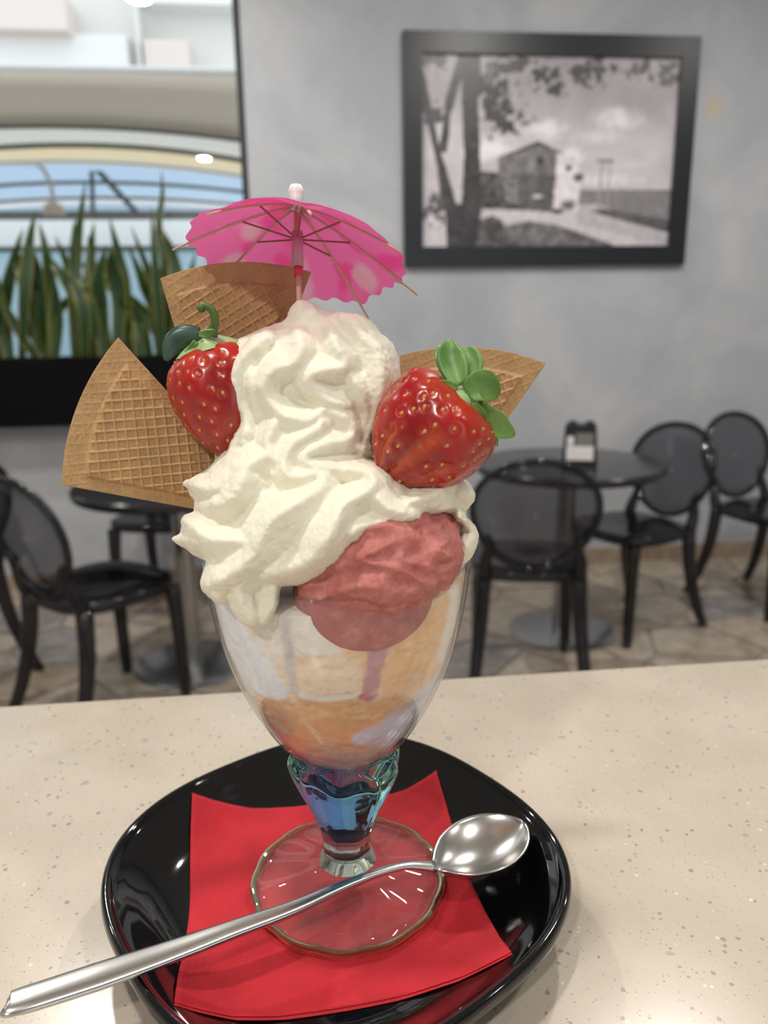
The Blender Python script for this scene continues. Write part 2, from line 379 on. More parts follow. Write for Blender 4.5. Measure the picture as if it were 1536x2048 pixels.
M_facade2 = mat('pink_facade', (0.72, 0.63, 0.58), 0.8)
M_fascia = mat('beige_canvas', (0.50, 0.42, 0.335), 0.8)
M_tube = mat('grey_tube', (0.085, 0.085, 0.075), 0.5)
M_yel = mat('ochre_edge', (0.72, 0.50, 0.22), 0.7)
def membrane(name, c):
    m = bpy.data.materials.new(name); m.use_nodes = True; nt = m.node_tree; nt.nodes.remove(P_(m)); out = nt.nodes['Material Output']
    d = N(m, 'ShaderNodeBsdfDiffuse'); t = N(m, 'ShaderNodeBsdfTranslucent'); mx = N(m, 'ShaderNodeMixShader'); mx.inputs[0].default_value = 0.75
    for q in (d, t): q.inputs[0].default_value = (*c, 1)
    L(m, d, 0, mx, 1); L(m, t, 0, mx, 2); L(m, mx, 0, out, 0); return m
M_mem_w = membrane('white_membrane', (0.80, 0.78, 0.74)); M_mem_c = membrane('cream_membrane', (0.86, 0.78, 0.62)); M_mem_b = membrane('blue_membrane', (0.70, 0.78, 0.86))
M_screen = membrane('pale_blue_screen', (0.76, 0.88, 0.94))
M_terrace = mat('terrace_paving', (0.5, 0.48, 0.45), 0.8)
M_lampw = mat('lamp_housing', (0.8, 0.8, 0.8), 0.4)
M_emit = bpy.data.materials.new('lamp_diffuser'); M_emit.use_nodes = True
P_(M_emit).inputs['Emission Color'].default_value = (1, 0.95, 0.88, 1); P_(M_emit).inputs['Emission Strength'].default_value = 14.0

# ================================================================== THE ROOM
YW = 3.88; WT = 0.22                         # inner face of the picture wall, wall thickness
XL, XR, YF = -4.2, 4.4, -2.6
wx = at_y(494, 300, YW)[0]                   # right edge of the window opening
wz0 = at_y(250, 852, YW)[2]                  # foot of the opening
wz1 = 3.12; wx0 = -3.6
def struct(name, mb, m, parent=None, **k): return tag(mb.build(name, m, parent, **k), kind=None if parent else 'structure')
struct('floor', MB().box(XL, XR, YF, YW+WT, -0.12, -0.006), M_grout)
struct('ceiling', MB().box(XL, XR, YF, YW+WT, CEIL, CEIL+0.12), M_ceil)
wb = MB().box(wx, XR, YW, YW+WT, -0.006, CEIL).box(XL, wx0, YW, YW+WT, -0.006, CEIL).box(wx0, wx, YW, YW+WT, -0.006, wz0).box(wx0, wx, YW, YW+WT, wz1, CEIL)
struct('wall_back', wb, M_wall)
struct('wall_left', MB().box(XL-0.15, XL, YF, YW+WT, -0.006, CEIL), M_wall)
struct('wall_right', MB().box(XR, XR+0.15, YF, YW+WT, -0.006, CEIL), M_wall)
# wall behind the camera, with a glazed shopfront opening
sx0, sx1, sz1 = 1.1, 2.7, 2.3
wf = MB().box(XL, sx0, YF-0.15, YF, -0.006, CEIL).box(sx1, XR, YF-0.15, YF, -0.006, CEIL).box(sx0, sx1, YF-0.15, YF, sz1, CEIL)
struct('wall_front', wf, M_wall)
shop = empty('window_2', ((sx0+sx1)/2, YF-0.08, 0)); tag(shop, kind='structure')
for x in (sx0, sx0+0.775, sx1-0.05): MB().box(x, x+0.05, YF-0.11, YF-0.05, 0, sz1).build('frame_post', M_winframe, shop)
for z in (0, sz1-0.05): MB().box(sx0, sx1, YF-0.11, YF-0.05, z, z+0.05).build('frame_rail', M_winframe, shop)
for x in (sx0, sx0+0.775): MB().box(x+0.05, x+0.775, YF-0.085, YF-0.075, 0.05, sz1-0.05).build('pane', M_pane, shop)
# skirting
struct('baseboard_back', MB().box(XL, XR, YW-0.014, YW, -0.006, 0.082, 0.003), M_skirt)
# yellowish patch in the plaster right of the picture, part of the wall's own finish
def stain():
    m = M_wall; p = at_y(1428, 216, YW)
    g = N(m, 'ShaderNodeNewGeometry'); vs = N(m, 'ShaderNodeVectorMath', operation='DISTANCE'); vs.inputs[1].default_value = tuple(p); L(m, g, 'Position', vs, 0)
    nz = noise_n(m, 14, 3); ad = N(m, 'ShaderNodeMath', operation='MULTIPLY_ADD'); ad.inputs[1].default_value = 0.06; L(m, nz, 'Fac', ad, 0); L(m, vs, 'Value', ad, 2)
    r = ramp(m, ad, 0, [(0.045, (0.7, 0.7, 0.7)), (0.10, (0, 0, 0))])
    old = [l for l in m.node_tree.links if l.to_node == P_(m) and l.to_socket.name == 'Base Color'][0].from_socket
    mx = N(m, 'ShaderNodeMixRGB'); L(m, r, 'Color', mx, 0); m.node_tree.links.new(old, mx.inputs[1]); mx.inputs[2].default_value = (0.60, 0.49, 0.31, 1); L(m, mx, 0, P_(m), 'Base Color')
stain()
# crazy-paving floor: every slab its own piece
floor = bpy.data.objects['floor']
def clip(poly, p, nrm):
    out = []
    for i in range(len(poly)):
        a, b = poly[i], poly[(i+1) % len(poly)]; da = (a-p)@nrm; db = (b-p)@nrm
        if da <= 0: out.append(a)
        if da*db < 0: out.append(a+(b-a)*(da/(da-db)))
    return out
seeds = []
for i in range(17):
    for j in range(8):
        seeds.append(np.array([-2.7+0.335*(i+0.5*(j % 2)+random.uniform(-.36, .36)), 1.55+0.31*(j+random.uniform(-.36, .36))]))
for s in seeds:
    if not (-2.6 < s[0] < 2.75 and 1.5 < s[1] < 3.85): continue
    poly = [np.array(q) for q in ((s[0]-.5, s[1]-.5), (s[0]+.5, s[1]-.5), (s[0]+.5, s[1]+.5), (s[0]-.5, s[1]+.5))]
    for t in seeds:
        d = t-s; Ld = np.linalg.norm(d)
        if 0 < Ld < 1.0: poly = clip(poly, (s+t)/2-d/Ld*0.006, d)
    poly = clip(poly, np.array([0, YW-0.018]), np.array([0, 1.0]))
    k = len(poly)
    if k < 3: continue
    V = [(*p, 0.0) for p in poly]+[(*(p+(s-p)*0.02), -0.006) for p in poly]
    me = pmesh('floor_slab', V, [tuple(range(k))]+[(i, k+i, k+(i+1) % k, (i+1) % k) for i in range(k)])
    link('floor_slab', me, random.choices(STONES, (4, 3, 3, 2))[0], floor)
# ceiling downlights: housing and diffuser
for i, (lx, ly, lf) in enumerate(LAMPS):
    e = empty('ceiling_light', (lx, ly, CEIL)); tag(e, 'round white ceiling downlight with glowing diffuser', 'ceiling light', 'ceiling downlights')
    MB().lathe([(0.077, -0.03), (0.085, -0.026), (0.088, 0.0)], 40, (lx, ly, CEIL)).build('housing', M_lampw, e, angle=40)
    MB().lathe([(0.068, -0.0315), (0.068, -0.0302)], 40, (lx, ly, CEIL)).build('diffuser', M_emit, e)

# ------------------------------------------------------------------ picture
def picture():
    c = [at_y(*p, YW-0.03) for p in ((805, 62), (1405, 70), (1368, 527), (810, 535))]
    x0 = (c[0][0]+c[3][0])/2; x1 = (c[1][0]+c[2][0])/2; z1 = (c[0][2]+c[1][2])/2; z0 = (c[2][2]+c[3][2])/2
    e = empty('framed_picture', ((x0+x1)/2, YW, z0)); tag(e, 'black framed black and white photograph of a house by the sea on grey wall', 'picture')
    fw = 0.092; y0, y1 = YW-0.032, YW-0.001
    def board(pts):
        V = [(x, y0, z) for x, z in pts]+[(x, y1, z) for x, z in pts]
        # inner edge slopes back a little
        MB().add(V, [(0, 1, 2, 3), (7, 6, 5, 4), (0, 4, 5, 1), (1, 5, 6, 2), (2, 6, 7, 3), (3, 7, 4, 0)]).build('frame_board', M_black, e)
    i0, i1, j0, j1 = x0+fw, x1-fw, z0+fw, z1-fw
    board([(x0, z0), (x1, z0), (i1, j0), (i0, j0)]); board([(x1, z0), (x1, z1), (i1, j1), (i1, j0)])
    board([(x1, z1), (x0, z1), (i0, j1), (i1, j1)]); board([(x0, z1), (x0, z0), (i0, j0), (i0, j1)])
    # print: flat photograph painted as colour per grid point
    nx, nz = 330, 250
    U, Vv = np.meshgrid(np.linspace(0, 1, nx), np.linspace(0, 1, nz)); X = 130+1240*U; Y = 172+940*Vv
    def nz2(s, seed, det=4):
        a = np.array([mnoise.fractal(Vector((x/s+seed, y/s-seed, seed)), 1.0, 2.0, det) for x, y in zip(X.ravel(), Y.ravel())]).reshape(X.shape); return a
    nA = nz2(150, 3.1); nB = nz2(38, 8.7); nC = nz2(14, 5.5, 2)
    g = 158-18*np.clip((Y-250)/300, -1, 1)*-1+14*nA
    def blob(cx, cy, rx, ry, amt, soft=1.0):
        nonlocal g
        d = np.sqrt(((X-cx)/rx)**2+((Y-cy)/ry)**2)-0.25*nB; m = np.clip((1-d)/soft, 0, 1); g = g+(amt-g)*m*m*(3-2*m)
    g = 148+30*np.clip((Y-330)/300, 0, 1)+12*nA
    for b in ((460, 620, 190, 90, 225), (720, 520, 150, 80, 212), (1080, 470, 170, 85, 208), (1000, 560, 200, 60, 198), (860, 650, 90, 70, 215), (1200, 590, 200, 50, 180), (1150, 690, 160, 40, 190), (230, 560, 120, 190, 190), (1000, 770, 300, 50, 205)): blob(*b)
    def poly(pts, val, soft=4.0, tex=0.0):
        nonlocal g
        ins = np.zeros(X.shape, bool); n_ = len(pts)
        Xq = X+3*nB; Yq = Y+3*nC
        for i in range(n_):
            (ax, ay), (bx, by) = pts[i], pts[(i+1) % n_]
            if ay == by: continue
            cnd = ((ay > Yq) != (by > Yq)) & (Xq < (bx-ax)*(Yq-ay)/(by-ay)+ax); ins ^= cnd
        g = np.where(ins, val+tex*nB*40+tex*nC*25, g)
    poly([(880, 822), (1400, 818), (1400, 1120), (880, 1120)], 118, tex=0.2)               # sea
    poly([(130, 930), (420, 920), (900, 925), (1000, 960), (1400, 1050), (1400, 1120), (130, 1120)], 182, tex=0.3)    # ground
    poly([(900, 900), (1000, 890), (1340, 1045), (1400, 1060), (1400, 1120), (900, 1000)], 168, tex=0.3)
    poly([(960, 930), (1010, 915), (1400, 980), (1400, 1050), (1150, 985)], 84, tex=0.6)     # hedge
    poly([(520, 1010), (650, 978), (800, 1000), (1090, 1105), (1090, 1120), (560, 1120)], 98, tex=0.7)   # lawn
    poly([(330, 1000), (480, 950), (600, 1100), (600, 1120), (330, 1120)], 80, tex=1.0)
    poly([(410, 730), (620, 740), (620, 925), (410, 915)], 66, tex=0.9)                       # dark wing
    poly([(495, 660), (690, 585), (805, 640), (800, 740), (500, 760)], 104, tex=0.5)          # gable
    poly([(480, 670), (690, 578), (820, 640), (690, 605)], 70)
    poly([(610, 745), (785, 745), (780, 935), (610, 925)], 84, tex=0.5)
    poly([(785, 640), (880, 650), (900, 740), (905, 935), (775, 940)], 205, tex=0.5)           # white tower
    poly([(510, 770), (600, 760), (605, 900), (540, 880)], 118, tex=0.6)
    blob(700, 680, 26, 26, 50, 0.4); blob(845, 710, 18, 20, 60, 0.4); blob(895, 760, 34, 30, 70, 0.6); blob(850, 900, 60, 42, 90, 0.8); blob(700, 855, 40, 14, 190, 0.5)
    blob(660, 700, 40, 60, 130, 0.8); blob(800, 930, 40, 18, 50, 0.6)
    poly([(985, 668), (1070, 668), (1070, 682), (985, 682)], 110); poly([(1005, 680), (1016, 680), (1010, 925), (998, 925)], 140); poly([(1048, 680), (1058, 680), (1050, 920), (1042, 920)], 145)
    poly([(130, 240), (150, 300), (210, 600), (290, 870), (300, 930), (225, 930), (200, 700), (150, 480), (130, 430)], 56, tex=0.4)     # trunks
    poly([(225, 520), (240, 380), (280, 240), (300, 172), (345, 172), (300, 330), (262, 470), (250, 640), (205, 640)], 56, tex=0.4)
    poly([(310, 172), (405, 172), (395, 400), (412, 680), (420, 900), (400, 1120), (250, 1120), (240, 900), (320, 890), (330, 650), (318, 400)], 54, tex=0.4)
    for b in ((450, 330, 120, 90, 52), (480, 430, 110, 100, 54), (540, 500, 110, 46, 58), (560, 215, 130, 55, 70), (700, 260, 90, 70, 62), (760, 330, 70, 40, 66), (940, 225, 120, 60, 74), (880, 270, 50, 50, 72), (1180, 225, 90, 50, 80), (1330, 230, 110, 60, 80), (1300, 280, 60, 30, 84), (180, 200, 100, 55, 84), (190, 450, 50, 60, 70), (470, 1030, 60, 70, 60), (200, 920, 60, 90, 80)):
        cx, cy, rx, ry, amt = b; d = np.sqrt(((X-cx)/rx)**2+((Y-cy)/ry)**2)+0.9*nB+0.55*nC; m = np.clip((0.78-d)*5, 0, 1); g = g+(amt-g)*m
    g = np.clip(g+4*nC, 20, 235)/255.0
    lin = ((g+0.055)/1.055)**2.4
    colr = np.stack([lin*1.0, lin*0.93, lin*0.98], -1).reshape(-1, 3)*1.45
    PX = i0+(i1-i0)*U; PZ = j1-(j1-j0)*Vv
    V = np.stack([PX, np.full_like(PX, YW-0.014), PZ], -1).reshape(-1, 3)
    I = np.arange(nx*nz).reshape(nz, nx); Q = np.stack([I[1:, :-1], I[1:, 1:], I[:-1, 1:], I[:-1, :-1]], -1).reshape(-1, 4)
    me = fmesh('print', V, Q, False); setcol(me, np.clip(colr, 0, 0.95)); link('print', me, M_print, e)['label'] = 'black and white seaside photograph'
    MB().box(i0-0.01, i1+0.01, YW-0.012, YW-0.002, j0-0.01, j1+0.01).build('backing', M_black, e)
picture()

# ------------------------------------------------------------------ window, planter, plants
win = empty('window_1', ((wx0+wx)/2, YW+WT, wz0)); tag(win, kind='structure')
MB().box(wx-0.035, wx, YW+0.05, YW+0.11, wz0, wz1).build('frame_post', M_winframe, win)
MB().box(wx0, wx0+0.035, YW+0.05, YW+0.11, wz0, wz1).build('frame_post', M_winframe, win)
MB().box(wx0, wx, YW+0.05, YW+0.11, wz1-0.035, wz1).build('frame_rail', M_winframe, win)
MB().box(wx0, wx, YW+0.05, YW+0.11, wz0, wz0+0.035).build('frame_rail', M_winframe, win)
MB().box(wx0+0.035, wx-0.035, YW+0.076, YW+0.082, wz0+0.035, wz1-0.035).build('pane', M_pane, win)
PY0, PY1 = YW-0.17, YW+0.03
pzt = at_y(170, 714, PY0)[2]; pzb = at_y(60, 850, PY0)[2]
px0, px1 = -2.3, at_y(505, 780, PY0)[0]
pl = empty('planter_box', ((px0+px1)/2, (PY0+PY1)/2, pzb)); tag(pl, 'long black planter box on the window sill holding snake plants', 'planter')
MB().box(px0, px1, PY0, PY0+0.012, pzb, pzt).build('front_panel', M_planter, pl)
MB().box(px0, px1, PY1-0.012, PY1, pzb, pzt).build('back_panel', M_planter, pl)
MB().box(px0, px0+0.012, PY0+0.012, PY1-0.012, pzb, pzt).build('end_panel', M_planter, pl)
MB().box(px1-0.012, px1, PY0+0.012, PY1-0.012, pzb, pzt).build('end_panel', M_planter, pl)
MB().box(px0+0.012, px1-0.012, PY0+0.012, PY1-0.012, pzb, pzb+0.01).build('bottom', M_planter, pl)
MB().box(px0+0.012, px1-0.012, PY0+0.012, PY1-0.012, pzt-0.05, pzt-0.03).build('soil', M_soil, pl)
LEAVES = [  # pixel polyline from base to tip, width in pixels, plant
    ([(10, 712), (8, 640), (24, 540), (46, 458)], 20, 0), ([(20, 712), (8, 655), (-6, 590)], 24, 0), ([(75, 712), (35, 655), (-12, 575)], 15, 0), ([(0, 712), (-4, 600), (-20, 520)], 22, 0),
    ([(42, 712), (50, 600), (58, 500), (71, 420)], 19, 1), ([(88, 712), (82, 620), (72, 540), (60, 486)], 32, 1), ([(76, 712), (64, 620), (44, 545), (38, 505)], 20, 1), ([(92, 712), (66, 668), (40, 640)], 15, 1), ([(98, 712), (104, 600), (94, 510), (78, 444)], 17, 1), ([(84, 712), (60, 600), (40, 545), (22, 525)], 14, 1),
    ([(168, 712), (156, 640), (138, 540), (110, 472)], 22, 2), ([(150, 712), (148, 600), (154, 500), (171, 362)], 20, 2), ([(182, 712), (184, 600), (182, 520), (188, 445)], 20, 2), ([(102, 712), (112, 640), (140, 598), (186, 574)], 13, 2), ([(108, 712), (114, 640), (107, 545)], 22, 2), ([(160, 712), (150, 600), (120, 545), (88, 505)], 18, 2), ([(192, 712), (186, 620), (160, 560), (104, 534)], 14, 2), ([(170, 712), (168, 620), (150, 540), (148, 440)], 22, 2),
    ([(250, 712), (252, 600), (240, 520), (219, 436)], 20, 3), ([(232, 712), (240, 600), (226, 540), (222, 497)], 26, 3), ([(208, 712), (204, 640), (198, 560), (214, 490)], 26, 3), ([(262, 712), (248, 640), (236, 590)], 26, 3), ([(222, 712), (200, 600), (184, 540), (176, 470)], 20, 3),
    ([(335, 712), (300, 640), (230, 580), (150, 518)], 21, 4), ([(300, 712), (282, 650), (262, 600)], 24, 4), ([(280, 712), (274, 640), (268, 600)], 22, 4), ([(338, 712), (306, 612), (284, 555), (257, 493)], 19, 4),
    ([(345, 712), (326, 625), (298, 545), (262, 452)], 18, 5), ([(326, 712), (318, 620), (310, 520), (302, 413)], 16, 5), ([(334, 712), (330, 560), (318, 455), (325, 395), (323, 342)], 11, 5), ([(352, 712), (356, 600), (348, 520), (326, 460)], 22, 5), ([(338, 712), (340, 600), (334, 520), (316, 450)], 20, 5), ([(370, 712), (374, 600), (390, 505)], 15, 5), ([(360, 712), (366, 640), (362, 540)], 22, 5), ([(318, 712), (310, 600), (330, 520)], 16, 5),
]
PLN = ['snake plant with wide drooping leaves at the far left of the planter', 'snake plant with upright leaves, second from the left in the planter', 'snake plant with one tall pointed leaf, left of planter centre', 'short snake plant just behind the tip of the left wafer', 'snake plant with a long leaf leaning left across its neighbours', 'tallest snake plant, right end of planter beside the pink umbrella']
plants = []
for k in range(6):
    bx = np.mean([l[0][0][0] for l in LEAVES if l[2] == k]); p = at_y(bx, 712, YW-0.07)
    e = empty('snake_plant', (p[0], YW-0.07, pzt-0.03)); tag(e, PLN[k], 'plant', 'snake plants in the window planter'); plants.append(e)
for li, (pts, wd, k) in enumerate(LEAVES):
    yy = YW-0.07+random.uniform(-0.045, 0.045)
    P = np.array([at_y(x, y, yy+(0.03*math.sin(i*1.3+li))*(i > 0)) for i, (x, y) in enumerate(pts)]); P[0][2] = pzt-0.035
    C = spline(P, 16); s = np.linspace(0, 1, 16)
    hw = wd*0.60/F*3.9*np.minimum(1, (0.55+1.0*s))*np.clip((1-s)*2.2, 0.02, 1)**0.75
    T = np.gradient(C, axis=0); side = np.cross(T, np.array([0, 1, 0.0])); side /= np.linalg.norm(side, axis=1)[:, None]
    tw = random.uniform(-0.6, 0.6); Yv = np.array([0, 1.0, 0])
    V = []; Fc = []; cc = []
    us = (-1, -0.72, -0.3, 0.3, 0.72, 1)
    for face in (1, -1):
        for i in range(16):
            d = side[i]*math.cos(tw*s[i])+Yv*math.sin(tw*s[i])
            for u in us: V.append(C[i]+d*hw[i]*u+Yv*(abs(u)**2*hw[i]*0.35*-1+face*0.0012*(1-abs(u)**4))); cc.append((0.42+0.5*abs(u)**2.2, 0, 0))
    m = len(us); nb = 16*m
    for fct in (0, 1):
        for i in range(15):
            for j in range(m-1):
                q = (fct*nb+i*m+j, fct*nb+i*m+j+1, fct*nb+(i+1)*m+j+1, fct*nb+(i+1)*m+j); Fc.append(q if fct else q[::-1])
    me = pmesh('leaf', V, Fc, True); setcol(me, cc); link('leaf', me, M_leaf, plants[k])

# ------------------------------------------------------------------ outdoors beyond the window
struct('terrace_floor', MB().box(-14, 6, YW+WT, 20, -0.15, -0.05), M_terrace)
def canopy():
    e = empty('terrace_canopy', (-2.0, 7.5, 0)); tag(e, 'white barrel vaulted terrace canopy with curved grey tubes outside window', 'canopy')
    arcs = [(5.8, 252, 253, 280, 0.020), (6.6, 295, 291, 322, 0.020), (7.3, 326, 324, 353, 0.012), (8.6, 371, 365, 384, 0.018), (9.8, 404, 396, 411, 0.018)]
    xs = np.linspace(-6.5, 1.0, 40); CV = []
    for (Y, a, b, c, r) in arcs:
        p = [at_y(0, a, Y), at_y(190, b, Y), at_y(488, c, Y)]; co = np.polyfit([q[0] for q in p], [q[2] for q in p], 2)
        co[0] = min(co[0], -0.02)
        zz = np.polyval(co, xs); pts = np.stack([xs, np.full_like(xs, Y), zz], 1); CV.append(pts)
    for i, pts in enumerate(CV):
        MB().tube(pts, arcs[i][4], 8).build('curved_edge' if i == 2 else 'arch_tube', M_yel if i == 2 else M_tube, e, smooth=True)
    for i, m in ((0, M_mem_w), (1, M_mem_c), (2, M_mem_b), (3, M_mem_b)):
        a, b = CV[i]+np.array([0, 0, 0.022]), CV[i+1]+np.array([0, 0, 0.022]); n_ = len(xs); up = np.array([0, 0, 0.004])
        V = np.concatenate([a, b, a+up, b+up]); Fc = []
        for j in range(n_-1): Fc += [(j, j+1, n_+j+1, n_+j), (2*n_+j, 3*n_+j, 3*n_+j+1, 2*n_+j+1)]
        link('canopy_panel', pmesh('canopy_panel', V, Fc, True), m, e)
    zb = at_y(250, 431, 10.2)[2]
    MB().box(-7, 1.2, 10.15, 10.25, zb-0.045, zb+0.045).build('tie_beam', M_tube, e)
    V = [(x, 10.2, z) for x, z in zip(xs, CV[4][:, 2])]+[(x, 10.2, zb+0.045) for x in xs]; n_ = len(xs)
    V += [(x, y+0.01, z) for x, y, z in V]
    link('end_panel', pmesh('end_panel', V, [(j, j+1, n_+j+1, n_+j) for j in range(n_-1)]+[(2*n_+j, 3*n_+j, 3*n_+j+1, 2*n_+j+1) for j in range(n_-1)]), M_mem_b, e)
    MB().tube([at_y(183, 330, 8.0), at_y(186, 432, 8.0)], 0.022, 8).build('post', M_tube, e)
    MB().tube([at_y(190, 335, 8.0), at_y(276, 428, 8.0)], 0.028, 8).build('brace', M_tube, e)
    # side posts that carry the vault
    for x in (-6.4, 0.9):
        for Y in (5.8, 10.2): MB().box(x-0.05, x+0.05, Y-0.05, Y+0.05, -0.05, zb+0.3).build('support_post', M_tube, e)
    fx = empty('canopy_heater', tuple(at_y(105, 412, 7.6))); tag(fx, 'small beige lamp hanging on a curved arm under the canopy', 'lamp')
    MB().tube(spline([at_y(0, 290, 7.6), at_y(40, 322, 7.6), at_y(78, 330, 7.6), at_y(100, 365, 7.6), at_y(108, 408, 7.6)], 20), 0.018, 8).build('arm', M_fascia, fx, smooth=True)
    c = at_y(107, 418, 7.6); MB().lathe([(0.03, 0.06), (0.07, 0.04), (0.10, -0.02), (0.10, -0.05)], 20, tuple(c)).build('shade', M_fascia, fx, smooth=True)
    # front valance
    a, b = at_y(0, 140, 5.7)[2], at_y(0, 250, 5.7)[2]
    v = empty('canvas_valance', (-2, 5.7, b)); tag(v, 'beige rolled canvas valance hanging above the terrace canopy', 'awning')
    nseg = 40; V = []; prof = [(0.0, a, ), (-0.05, a-0.05), (-0.06, a-(a-b)*0.35), (-0.02, a-(a-b)*0.6), (-0.05, a-(a-b)*0.85), (0.0, b)]
    V = []; 
    for x in np.linspace(-7, 1.2, nseg):
        dz = np.interp(x, xs, CV[0][:, 2])-np.interp(-1.0, xs, CV[0][:, 2])
        for k, (dy, z) in enumerate(prof): V.append((x, 5.72+dy, z+dz*(k/5)*1.0))
    m = len(prof); Fc = [(i*m+j, (i+1)*m+j, (i+1)*m+j+1, i*m+j+1) for i in range(nseg-1) for j in range(m-1)]
    o = link('canvas', pmesh('canvas', V, Fc, True), M_fascia, v); md = o.modifiers.new('thickness', 'SOLIDIFY'); md.thickness = 0.02
    MB().tube([(-7, 5.7, a+0.01), (1.2, 5.7, a+0.01)], 0.03, 8).build('top_rail', M_white, v, smooth=True)
canopy()
def exterior():
    # low white house behind the terrace
    z1 = at_y(250, 380, 11.5)[2]; z0 = at_y(250, 497, 11.5)[2]
    e = empty('white_kiosk', (-2, 11.8, 0)); tag(e, 'low cream white building seen between the leaves behind the terrace', 'building')
    MB().box(-9, 2, 11.5, 14, -0.05, z1).build('wall', M_white, e)
    # glazed windbreak
    zt = at_y(250, 497, 10.6)[2]
    s = empty('glass_windbreak', (-2, 10.6, 0)); tag(s, 'pale blue glazed windbreak behind the snake plants', 'windbreak')
    MB().box(-8, 2, 10.57, 10.63, zt-0.03, zt+0.03).build('top_rail', M_tube, s)
    for i in range(9):
        x = -8+i*1.12; MB().box(x, x+1.06, 10.59, 10.61, 0.0, zt-0.03).build('pane', M_screen, s)
    for i in range(10):
        x = -8.03+i*1.12; MB().box(x-0.02, x+0.03, 10.57, 10.63, -0.05, zt).build('post', M_white, s)
    # pale facade high behind
    b = empty('apartment_building', (-4, 17, 0)); tag(b, 'pale sunlit apartment facade above the canopy', 'building')
    MB().box(-16, 8, 17, 20, -0.05, 14).build('wall', M_facade, b)
    def fac(name, x0, y0, x1, y1, dep, m):
        p, q = at_y(x0, y0, 17-dep), at_y(x1, y1, 17-dep); MB().box(min(p[0], q[0]), max(p[0], q[0]), 17-dep, 17, min(p[2], q[2]), max(p[2], q[2])).build(name, m, b)
    fac('balcony', -60, -20, 135, 60, 0.8, M_facade2); fac('balcony', 285, 78, 380, 136, 0.5, M_facade2)
    fac('pilaster', 262, -60, 284, 150, 0.6, M_white); fac('parapet', -80, 62, 260, 150, 0.4, M_white); fac('balcony', 290, -60, 560, 12, 0.5, M_white)
exterior()

# ------------------------------------------------------------------ cafe furniture
def S2(P): return np.array(P, float)
def make_chair():
    """smoke-grey transparent cafe chair with oval back; front faces +y, base at origin"""
    e = empty('cafe_chair')
    # seat: rounded plate with apron
    n_ = 40; V = []; prof = [(0.90, 0.425), (0.99, 0.428), (1.0, 0.437), (1.0, 0.455), (0.985, 0.464), (0.93, 0.466), (0.5, 0.458), (0.02, 0.456)]
    for (k, z) in prof:
        for i in range(n_):
            a = 2*math.pi*i/n_; c, s = math.cos(a), math.sin(a); rr = (abs(c)**3.2+abs(s)**3.2)**(-1/3.2)
            V.append((0.215*k*rr*c*(1+0.06*s), 0.21*k*rr*s, z))
    m = len(prof); Fc = [(j*n_+i, j*n_+(i+1) % n_, (j+1)*n_+(i+1) % n_, (j+1)*n_+i) for j in range(m-1) for i in range(n_)]
    Fc.append(tuple(reversed(range(n_)))); Fc.append(tuple((m-1)*n_+i for i in range(n_)))
    link('seat', pmesh('seat', V, Fc, True), M_smoke2, e)
    for sx in (-1, 1):
        P = spline([(sx*0.17, 0.165, 0.43), (sx*0.175, 0.172, 0.3), (sx*0.18, 0.178, 0.0)], 8); MB().tube(P, np.linspace(0.031, 0.021, 8), 10, up=(0, 1, 0)).build('leg', M_smoke2, e, smooth=True)
        P = spline([(sx*0.165, -0.17, 0.45), (sx*0.175, -0.185, 0.28), (sx*0.19, -0.225, 0.12), (sx*0.205, -0.275, 0.0)], 10); MB().tube(P, np.linspace(0.030, 0.020, 10), 10, up=(0, 1, 0)).build('leg', M_smoke2, e, smooth=True)
        P = spline([(sx*0.165, -0.175, 0.44), (sx*0.165, -0.195, 0.50), (sx*0.15, -0.212, 0.56), (sx*0.165, -0.226, 0.60)], 8); MB().tube(P, np.linspace(0.027, 0.015, 8), 10, up=(0, 1, 0)).build('post', M_smoke2, e, smooth=True)
    # oval back, leaning backwards, slightly dished
    ctr = np.array([0, -0.245, 0.675]); up = np.array([0, -math.sin(0.2), math.cos(0.2)]); nr = np.array([0, math.cos(0.2), math.sin(0.2)])
    def pt(a, k, off): 
        x = 0.212*k*math.sin(a); y = 0.20*k*math.cos(a); x *= 1+0.10*(math.cos(a)); return ctr+np.array([x, 0, 0])+up*y+nr*(off+0.35*x*x)
    n_ = 48; V = []; Fc = []; rings = [(0.02, 0.004), (0.4, 0.004), (0.75, 0.004), (0.97, 0.004), (0.97, -0.004), (0.75, -0.004), (0.4, -0.004), (0.02, -0.004)]
    for (k, o) in rings: V += [pt(2*math.pi*i/n_, k, o) for i in range(n_)]
    for j in range(7):
        for i in range(n_): Fc.append((j*n_+i, j*n_+(i+1) % n_, (j+1)*n_+(i+1) % n_, (j+1)*n_+i))
    link('backrest', pmesh('backrest', V, Fc, True), M_smoke, e)
    MB().tube([pt(2*math.pi*i/n_, 1.0, 0) for i in range(n_+1)], 0.012, 8, up=tuple(nr), cap=False).build('back_rim', M_smoke2, e, smooth=True)
    return e
def copy_tree(o, parent=None):
    c = o.copy(); COL.objects.link(c); c.parent = parent
    for ch in list(o.children): copy_tree(ch, c)
    return c
chair0 = make_chair(); first = True
def C2W(x, y): v = _x*x+_h*y; return (v[0], v[1])          # lateral / ahead of the camera -> world
